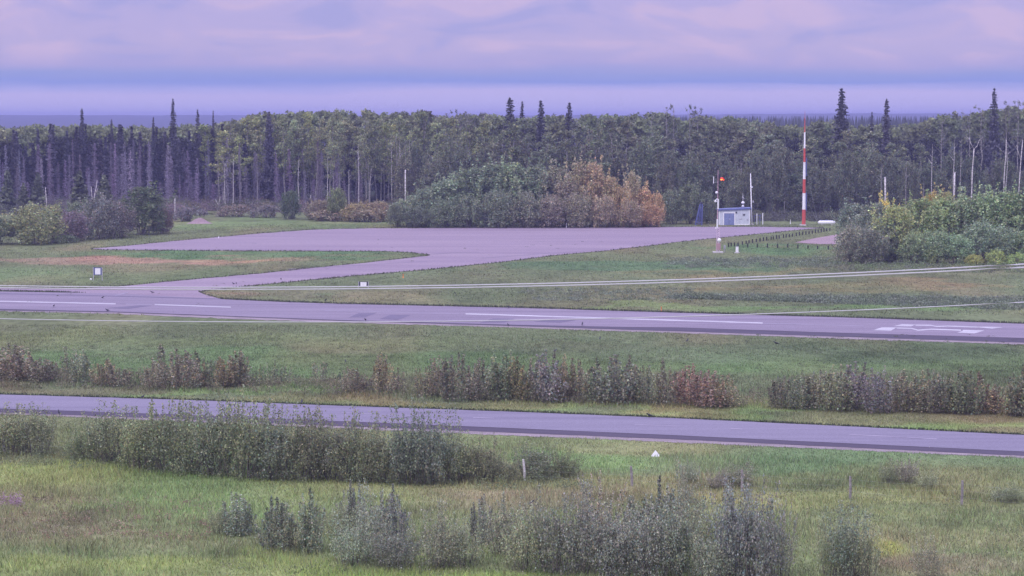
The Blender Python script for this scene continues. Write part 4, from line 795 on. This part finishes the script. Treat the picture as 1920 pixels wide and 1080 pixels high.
# whip pole beside hut
P = gp(1410, 421.5); pl = empty('aerial_pole', P, 'tall slim white aerial pole at the right corner of the shed', 'pole'); D = P.y
q = [Vector((0, 0, 0)), at(1409, 392, D)-P, at(1407.3, 325, D)-P]; MB().tube(q, [.12, .10, .08], 8).build('pole', WH, pl, smooth=True)
tp = at(1407.3, 325, D)-P; MB().tube([tp, tp+Vector((.1, 0, .95))], [.03, .015], 6).ball(tp+Vector((.1, 0, 1.0)), .12).build('aerial_tip', DKM, pl)
b1 = at(1409, 351, D)-P; MB().ball(b1+Vector((.1, 0, 0)), (.2, .12, .14)).build('sensor', W_, pl); b2 = at(1411, 378, D)-P; MB().box(b2+Vector((.12, 0, 0)), (.22, .15, .4)).build('sensor_box', GM, pl)
MB().box((0, 0, .1), (.5, .5, .2)).build('base', CON, pl)
# small fenced rack right of hut
P = gp(1424, 421); pf = empty('pipe_rack', P, 'white pipe rack with two tall posts standing right of the shed', 'rack')
for xx, hh_ in ((-5, 2.05), (.7, 1.95), (6, 2.15)): MB().tube([(xx*u, 0, 0), (xx*u, 0, hh_)], .085 if xx != .7 else .05, 8).build('post', WH if xx != .7 else BLUF, pf)
MB().tube([(-10*u, 0, 1.7), (4*u, 0, 1.7)], .04, 6).tube([(-10*u, 0, .9), (4*u, 0, .9)], .03, 6).tube([(-10*u, 0, 0), (-10*u, 0, 1.75)], .045, 6).build('rail', BLUF, pf)
# blue tapering frame
P = gp(1312, 422); bf = empty('blue_frame_tower', P, 'hazy blue tapering lattice frame standing left of the shed', 'frame'); m = MB(); H_ = 3.9; bs = .6; tsz = .22
cs = [(i, j) for i, j in ((-1, -1), (1, -1), (1, 1), (-1, 1))]
for i, j in cs: m.tube([(i*bs-.25, j*bs, 0), (i*tsz+.25, j*tsz, H_)], .09, 6)
m.build('legs', BLUF, bf); m = MB()
for l in range(7):
    for a_ in range(4):
        i, j = cs[a_]; i2, j2 = cs[(a_+1) % 4]; f0 = l/7; f1 = (l+1)/7; w0 = bs+(tsz-bs)*f0; w1 = bs+(tsz-bs)*f1
        m.tube([(i*w0-.25+.5*f0, j*w0, H_*f0), (i2*w1-.25+.5*f1, j2*w1, H_*f1)], .045, 5); m.tube([(i*w1-.25+.5*f1, j*w1, H_*f1), (i2*w1-.25+.5*f1, j2*w1, H_*f1)], .045, 5)
m.build('braces', BLUF, bf); MB().box((.1, 0, 2.2), (.6, .3, 1.9)).build('panel', BLUF, bf); MB().ball((.25, 0, H_+.2), (.22, .22, .28)).build('cap', DKM, bf)
# striped mast
P = gp(1507, 423); ms_ = empty('striped_mast', P, 'tall red and white striped tapering mast at the apron end', 'mast'); D = P.y
zs = [at(1507, y, D).z for y in (421, 393, 362, 336, 304, 278, 248, 223)]; rs = [.34, .31, .27, .25, .20, .17, .14, .09]
mats = [RED_, WH]
for i in range(7):
    m = MB(); za, zb = zs[i]+.012, zs[i+1]-.012; ra, rb = rs[i], rs[i+1]
    if i >= 6:    # thin top tube
        m.tube([(0, 0, za), (0, 0, zb)], [.10, .07], 8)
    else: m.tube([(0, 0, za), (0, 0, zb)], [ra, rb+.01], 12)
    m.tube([(0, 0, zb-.05), (0, 0, zb+.02)], rb+.05, 12); m.build('mast_section', mats[i % 2], ms_, smooth=False)
MB().tube([(0, 0, zs[7]), (0, 0, at(1507, 207, D).z)], [.045, .012], 6).build('aerial_tip', RED_, ms_); MB().box((-.15, 0, .12), (1.1, 1, .24)).build('base', CON, ms_)
for z_ in (zs[4], zs[2]): MB().tube([(0, 0, z_), (3.2, 3.4, 0)], .018, 5).build('guy_wire', GM, ms_)
MB().box((.42, .15, zs[2]-1.6), (.22, .25, 3.4)).box((.38, .15, zs[4]-.9), (.2, .22, 3.4)).build('cable_shield', BLUF, ms_)
# propane tank
P = gp(1550, 422.5); tk = empty('storage_tank', P, 'white horizontal tank on saddles beside the right willow thicket', 'tank'); xs_ = [-1.62, -1.55, -1.4, -1.2, 1.2, 1.4, 1.55, 1.62]; rr_ = [.03, .2, .32, .37, .37, .32, .2, .03]
MB().tube([(x, 0, .55) for x in xs_], rr_, 16).build('tank_body', WH, tk, smooth=True); MB().box((.0, 0, .935), (2.5, .3, .035)).box((0, 0, 1.0), (.4, .3, .1)).build('valve_cover', RF, tk)
for x in (-.9, .9): MB().box((x, 0, .11), (.2, .6, .22)).build('saddle', CON, tk)
# weather mast on grass
P = gp(1346, 474); D = P.y; wm_ = empty('weather_mast', P, 'weather mast with an orange light, dome camera and red-white lattice foot on the grass', 'mast'); um = msz(D)
Z = lambda py: at(1346, py, D).z
m = MB()
for i, (cx, cy) in enumerate(((-.26, -.15), (.26, -.15), (0, .3))):
    m.tube([(cx, cy, .2), (cx*.85, cy*.85, Z(426))], .035, 6)
for l in range(10):
    z0 = .2+(Z(426)-.2)*l/10; z1 = .2+(Z(426)-.2)*(l+1)/10; A_ = [(-.25, -.14), (.25, -.14), (0, .28)]
    for i in range(3): a_ = A_[i]; b_ = A_[(i+1) % 3]; m.tube([(a_[0], a_[1], z0), (b_[0], b_[1], z1)], .026, 4)
m.build('lattice', paint('pink_lattice', (.62, .48, .58), var=.1), wm_)
MB().box((0, 0, .09), (1.5, 1.2, .18)).build('base', CON, wm_)
MB().box((.05, -.3, Z(462)), (.62, .34, .95)).build('cabinet', paint('faded_red', (.42, .26, .28)), wm_, bevel=.02)
d_ = MB(); d_.ball((.15, -.45, Z(450)), (.30, .2, .30)); d_.tube([(.15, -.3, Z(453)), (.1, -.2, Z(456))], .1, 6); d_.build('dish', WH, wm_, smooth=True)
MB().tube([(-.12, 0, Z(428)), (-.12, 0, Z(411))], .11, 8).box((-.3, 0, Z(427.5)), (.22, .2, .22)).build('lower_tube', WH, wm_)
MB().tube([(-.1, 0, Z(426)), (-.08, 0, Z(392)), (-.06, 0, Z(319))], [.075, .065, .04], 8).build('pole', paint('pink_pole', (.55, .36, .42)), wm_)
MB().box((-.03, -.08, Z(382.5)), (.22, .14, 1.45)).build('sensor_case', W_, wm_)
m = MB(); m.ball((-.42, -.1, Z(377.5)), (.2, .18, .16)).tube([(-.42, -.1, Z(375.5)), (-.2, -.05, Z(373))], .06, 6).tube([(-.3, -.05, Z(373.2)), (-.05, 0, Z(373.2))], .06, 6); m.build('dome_camera', WH, wm_, smooth=True)
MB().ball((-.26, -.06, Z(361)), .20).build('sensor_ball', WH, wm_, smooth=True)
MB().tube([(-.06, 0, Z(341.8)), (-.7, 0, Z(341.8))], .022, 6).build('side_arm', GM, wm_); MB().tube([(-.72, 0, Z(344)), (-.70, 0, Z(331))], .06, 8).build('rod_aerial', WH, wm_)
MB().tube([(-.06, 0, Z(338.5)), (.5, 0, Z(338.5))], .022, 6).box((.52, 0, Z(338.8)), (.35, .2, .06)).build('lamp_arm', DKM, wm_)
em, t, b = mat_new('orange_lamp_glass'); b.inputs['Base Color'].default_value = (.9, .25, .03, 1); b.inputs['Emission Color'].default_value = (1, .22, .015, 1); b.inputs['Emission Strength'].default_value = 3.5
em2, t, b = mat_new('red_lens'); b.inputs['Base Color'].default_value = (.7, .05, .02, 1); b.inputs['Emission Color'].default_value = (1, .04, .015, 1); b.inputs['Emission Strength'].default_value = 1.0
lp = MB(); lp.ball((.46, 0, Z(338.5)+.14), (.2, .16, .08)); lp.build('warning_lamp', em, wm_, smooth=True)
MB().box((.54, 0, Z(338.5)+.28), (.5, .3, .04)).build('lamp_hood', DKM, wm_); MB().ball((.52, .02, Z(338.5)+.37), (.26, .2, .07)).ball((.78, .02, Z(338.5)+.12), (.10, .14, .15)).build('lamp_lens', em2, wm_, smooth=True)
for (px, by, w__, h__) in ((1358.5, 473, .18, .95),):
    P2 = gp(px, by); bx_ = empty('junction_box', P2, 'thin grey cabinet post right of the weather mast foot', 'cabinet'); MB().tube([(-.06, 0, 0), (-.06, 0, .5)], .03, 6).tube([(.06, 0, 0), (.06, 0, .5)], .03, 6).build('legs', GM, bx_); MB().box((0, 0, .75), (.26, .16, .62)).build('case', GM, bx_, bevel=.01)
P2 = gp(1382, 474.5); bx_ = empty('utility_box', P2, 'small white upright box on a concrete slab in the grass', 'cabinet'); MB().box((0, 0, .06), (.7, .6, .12)).build('slab', CON, bx_); MB().box((-.0, 0, .56), (.40, .3, .86)).build('case', WH, bx_, bevel=.02); MB().box((0, 0, 1.03), (.46, .36, .07)).tube([(.05, 0, 1.07), (.06, 0, 1.35)], [.05, .03], 6).build('cap', DKM, bx_)
# low dark guard posts
pts1 = [(1366, 463), (1371, 462), (1377, 461.5), (1384, 460.5), (1392, 459), (1399, 457.5), (1404.5, 456.5), (1411, 455.5), (1418, 454), (1425, 453), (1431.5, 452), (1437.5, 451), (1446, 449.5), (1450, 449), (1456, 448), (1461, 447.5), (1469, 446), (1474, 445.5), (1480, 444.5), (1486, 443.5), (1493, 442.5), (1499, 441.5), (1505, 440.5), (1511, 440), (1517, 439), (1523, 438), (1529, 437), (1534, 436.2), (1540, 435.3), (1545, 434.5), (1550, 433.7), (1556, 433)]
pts2 = [(1402, 464), (1420, 464.5), (1439, 464.5), (1458, 465), (1477, 464.5), (1496, 466), (1515, 466.5), (1533, 467), (1553, 468)]
def gpost():
    m = MB(); m.tube([(0, 0, -.1), (0, 0, .52), (0, 0, .57)], [.10, .10, .07], 8); return m.build('guard_post', WOODD)
g0 = None
for i, (px, by) in enumerate(pts1+pts2):
    if g0 is None: g0 = o = gpost()
    else: o = g0.copy(); col.objects.link(o)
    o.location = gp(px, by); D = o.location.y; s = rng.uniform(.85, 1.15); o.scale = (1, 1, s*(1.0 if by < 450 else 1.05))
    a_ = i < len(pts1); j = i if a_ else i-len(pts1)
    tag(o, f"short dark wooden post, {('number '+str(j+1)) if False else ''}".strip(', '), 'post')
    o['label'] = (f"short dark post in the slanting row, {(ords[j] if j < 20 else ords[len(pts1)-1-j]+' from its right')}{' from its left' if j < 20 else ''}") if a_ else f"short dark post in the level row below the gravel patch, {ords[j]} from the left"
    o['group'] = 'short dark posts of the slanting row' if a_ else 'short dark posts of the level row'
# signs
def sign(px, by, ty, wpx, bty, label, legs=True):
    P = gp(px, by); D = P.y; k = msz(D); e = empty('airfield_sign', P, label, 'sign'); H_ = at(px, ty, D).z; w2 = wpx*k; hb = H_-at(px, bty, D).z
    MB().box((0, 0, H_-hb/2), (w2*.68, .04, hb*.80)).build('board', WH, e); m = MB()
    m.box((0, .03, H_-hb/2), (w2, .06, hb)); m.build('frame', BLUF if legs else DKM, e)
    for s in (-1, 1): MB().box((s*(w2/2+.045), 0, (H_)/2), (.08, .08, H_)).build('post', GM, e)
    return e
sign(183.5, 526, 501.5, 15, 516, 'white square sign in a blue frame on two legs left of the taxiway')
sign(681.5, 540, 528, 17, 537.5, 'low white sign board in the grass behind the runway cables', False)
o = MB().ball((0, 0, .12), .13).build('marker_ball', WH, None, gp(170.5, 525.5), smooth=True); tag(o, 'small round white marker at the foot of the framed sign', 'marker')
for i, (px, by, h, mm, lab) in enumerate([(1240, 585, .55, ORG_, 'thin orange runway edge marker right of centre'), (756, 521, .5, ORG_, 'thin orange marker beside the taxiway edge'), (1062, 427.5, .9, WH, 'small white marker at the far apron edge by the thicket'), (1482, 420, .8, WH, 'little white marker left of the striped mast'), (410, 446.5, .35, WH, 'tiny white marker on the left apron edge')]):
    o = MB().tube([(0, 0, 0), (0, 0, h*.55), (0, 0, h)], [.10, .035, .07], 8).build('edge_marker', mm, None, gp(px, by)); tag(o, lab, 'marker')
# gravel mound
P = gp(374, 419); m = MB(); r = np.random.default_rng(3); vs = []; fs = []; nu = 26; nr = 7
for i in range(nr+1):
    for k in range(nu): a_ = k*2*math.pi/nu; R_ = i/nr; vs.append((2.6*R_*math.cos(a_)*(1+.1*math.sin(3*a_)), 1.5*R_*math.sin(a_), 1.0*(math.cos(R_*math.pi)*.5+.5)*(1+(.07*r.normal() if 0 < i < nr else 0))-(.05 if i == nr else 0)))
for i in range(nr):
    for k in range(nu): fs.append((i*nu+k, (i+1)*nu+k, (i+1)*nu+(k+1) % nu, i*nu+(k+1) % nu))
m.add(vs, fs); tag(m.build('gravel_mound', M_pink, None, P, smooth=True), 'small pinkish gravel mound on the grass above the apron', 'gravel mound')
# fallen sheet of plastic
P = gp(1228.5, 857); m = MB(); m.add([(-.24, 0, 0), (.24, .05, 0), (.2, .3, .05), (-.2, .3, .02), (-.22, .02, .10), (.25, .1, .12), (.02, .12, .40), (-.05, .3, .15)], [(0, 1, 5, 4), (4, 5, 6), (1, 2, 5), (5, 2, 7, 6), (4, 6, 7, 3), (0, 4, 3), (0, 3, 2, 1), (2, 3, 7)])
tag(m.build('plastic_sheet', WH, None, P), 'crumpled white sheet lying in the green grass below the highway', 'litter')
# wire fence
F0 = gp(984, 903); fe = empty('wire_fence', F0, 'old wire fence of leaning weathered posts in the near grass', 'fence')
FP = [(7, 852, 815, 1), (984, 903, 861, 3), (1185, 912, 874, 2), (1391, 922, 881, 0), (1594, 935, 893, 0), (1802.5, 948, 901, -2), (2010, 962, 912, 0)]
lt = paint('pale_weathered_wood', (.62, .60, .58), .9, var=.3, scale=6); tops = []
for i, (px, by, ty, ln) in enumerate(FP):
    P = gp(px, by); T = at(px-ln, ty, P.y); m = MB(); q = [P-F0-Vector((0, 0, .2)), P-F0+(T-P)*.5+Vector((.015, 0, 0)), T-F0]
    m.tube(q, [.075, .07, .06], 8); o = m.build('post', lt if i in (0, 1) else WOODP, fe); tops.append((P, T))
    if i == 1: o['label'] = 'bleached white fence post'
for fr in (.35, .62, .88):
    q = []
    for i in range(len(tops)-1):
        A_ = tops[i][0].lerp(tops[i][1], fr)-F0; B_ = tops[i+1][0].lerp(tops[i+1][1], fr)-F0
        for k in range(6):
            t_ = k/6; v = A_.lerp(B_, t_); v.z -= .12*4*t_*(1-t_)*(1 if i else 2); q.append(v+Vector((0, -.08, 0)))
    q.append(tops[-1][0].lerp(tops[-1][1], fr)-F0+Vector((0, -.08, 0))); MB().tube(q, .0025, 4).build('wire', GM, fe)
# ravens
def raven():
    m = MB(); sec = [(-.34, .10, .02, .012), (-.26, .12, .045, .02), (-.16, .15, .055, .05), (-.05, .17, .075, .075), (.05, .19, .07, .075), (.11, .24, .045, .05), (.15, .29, .04, .042), (.19, .30, .036, .036), (.22, .295, .018, .018), (.28, .285, .005, .006)]
    vs = []; fs = []; n_ = 10
    for x, z, ry, rz_ in sec:
        for k in range(n_): a_ = 2*math.pi*k/n_; vs.append((x, ry*math.cos(a_), z+rz_*math.sin(a_)))
    for i in range(len(sec)-1):
        for k in range(n_): fs.append((i*n_+k, i*n_+(k+1) % n_, (i+1)*n_+(k+1) % n_, (i+1)*n_+k))
    fs += [tuple(range(n_))[::-1], tuple((len(sec)-1)*n_+k for k in range(n_))]; m.add(vs, fs)
    for s in (-1, 1): m.tube([(-.02, s*.03, .12), (.0, s*.03, .05), (-.01, s*.03, 0)], .008, 5); m.tube([(-.04, s*.03, .005), (.05, s*.035, .005)], .006, 4)
    return m.build('raven', paint('black_feathers', (.012, .012, .02), .5), smooth=True)
rv0 = None
for px, by, lab in [(285, 551, 'black bird on the taxiway mouth, rightmost of three there'), (193, 560.5, 'black bird on the runway below the framed sign'), (101, 577, 'black bird on the runway under the long centre line'), (201, 585.5, 'black bird at the near runway edge on the left'),
        (443, 534, 'black bird on the taxiway, left one of a close pair'), (437.5, 534.5, 'black bird on the taxiway, left of its close neighbour'), (527, 526, 'black bird farther up the taxiway'), (544, 569, 'black bird by the far runway edge left of the low sign'), (611, 566, 'black bird in the grass under the low sign'),
        (685, 603, 'black bird at the near runway edge below the tar patches'), (953, 579.5, 'black bird at the far runway edge in the middle'), (1092, 611.5, 'black bird on the near runway edge right of centre'), (953, 613, 'black bird on the runway shoulder in the middle'), (1125, 638, 'black bird in the grass past the long shrub clump'), (1289, 642, 'black bird in the grass right of the long shrub clump top'), (1455, 648, 'black bird in the grass below the dark runway edge'),
        (648, 681, 'black bird in the grass above the fourth shrub clump'), (997, 949, 'black bird in the tan grass below the white-topped post'), (268, 748.5, 'black bird at the far highway edge on the left'), (566, 758.5, 'black bird at the far highway edge left of centre'), (111, 779, 'black bird at the near highway edge on the left'), (1217, 783.5, 'black bird at the far highway edge right of centre'), (207, 539.5, 'black bird where the taxiway meets the grass')]:
    if rv0 is None: rv0 = o = raven()
    else: o = rv0.copy(); col.objects.link(o)
    o.location = gp(px, by); o.location.z = .05; o.rotation_euler.z = rng.uniform(0, 6.28); s = rng.uniform(.8, 1.05); o.scale = (s, s, s)
    tag(o, lab, 'bird', 'black birds about the airfield and road')
# overhead cables
CAB = paint('cable_jacket', (.48, .48, .50), .5, var=.05)
def cable(pts, label, r):
    c_ = np.polyfit([p[0] for p in pts], [p[1] for p in pts], 2); q = []
    for px in np.linspace(-1300, 2900, 90):
        D = 46-13*px/1920; q.append(at(px, float(np.polyval(c_, px)), D))
    tag(MB().tube(q, r, 8).build('overhead_cable', CAB, smooth=True), label, 'cable')
cable([(0, 535.5), (640, 538), (960, 533.5), (1280, 524), (1600, 511), (1920, 495.7)], 'pale overhead cable, upper one of the close pair across the airfield', .0115)
cable([(0, 539.3), (640, 542), (960, 538), (1280, 529), (1600, 516.5), (1920, 501.5)], 'pale overhead cable, lower one of the close pair across the airfield', .0135)
cable([(0, 597.5), (640, 604), (1380, 590.5), (1613, 580.5), (1920, 567)], 'single thin overhead cable sagging below the close pair', .0085)
# ------------------------------------------------------------ labels of the forest trees: by the landmark they stand beside
LM = [(-60, 'the left picture edge'), (86, 'the short white snag'), (174, 'the forked white snag'), (327, 'the tallest left spike'), (410, 'the small forked stub'), (545, 'the small dark rounded tree'), (632, 'the taller green hedge bush'), (760, 'the straight white broken trunk'),
      (860, 'the rising thicket shoulder'), (956, 'the big dark spruce'), (1067, 'the rightmost of four spruces'), (1200, 'the orange bushes'), (1346, 'the weather mast'), (1410, 'the aerial pole'), (1507, 'the striped mast'), (1575, 'the broad right spruce'), (1659, 'the narrow right spruce'), (1824, 'the forked birch'), (1912, 'the leaning edge birch'), (2100, '')]
OR = ['first', 'second', 'third', 'fourth', 'fifth', 'sixth', 'seventh', 'eighth', 'ninth', 'tenth', 'eleventh', 'twelfth', 'thirteenth', 'fourteenth', 'fifteenth', 'sixteenth', 'seventeenth', 'eighteenth', 'nineteenth', 'twentieth']
SH = {GA: 'slim dark spruce', GD: 'bare grey dead spruce', GB: 'pale-trunked aspen', GC: 'tall dull green tree', 'understorey trees behind the hut': 'shorter leafy understorey tree', 'trees behind the willow thicket': 'bushy tree behind the thicket', 'pale bare trunks along the forest edge': 'pale bare trunk'}
ft = {}
for o in col.objects:
    g = o.get('group')
    if o.parent is None and g and (g in SH or g.startswith('thin-topped')): ft.setdefault(g, []).append(o)
for g, lst in ft.items():
    seg = {}
    for o in sorted(lst, key=lambda o: proj(o.location.x, o.location.y)[0]):
        px = proj(o.location.x, o.location.y)[0]; i = max(j for j, l in enumerate(LM) if l[0] <= px or j == 0); seg.setdefault(i, []).append(o)
    for i, os_ in seg.items():
        for k, o in enumerate(os_):
            o['label'] = f"{SH.get(g, 'sparse thin-topped aspen')}, {(OR+[str(q)+'th' for q in range(21, 60)])[k]} to the right of {LM[i][1]}"
# ------------------------------------------------------------ haze
hz = MB().box((0, 100, 17.25), (18400, 18400, 36.5)); ho = hz.build('haze', None); tag(ho, kind='stuff')
hm = bpy.data.materials.new('haze'); hm.use_nodes = True; t = hm.node_tree; t.nodes.clear(); pv = t.nodes.new('ShaderNodeVolumePrincipled'); out = t.nodes.new('ShaderNodeOutputMaterial')
pv.inputs['Color'].default_value = (.47, .49, .86, 1); pv.inputs['Density'].default_value = .00030; t.links.new(pv.outputs[0], out.inputs['Volume']); ho.data.materials.append(hm)
scene.cycles.volume_bounces = 0
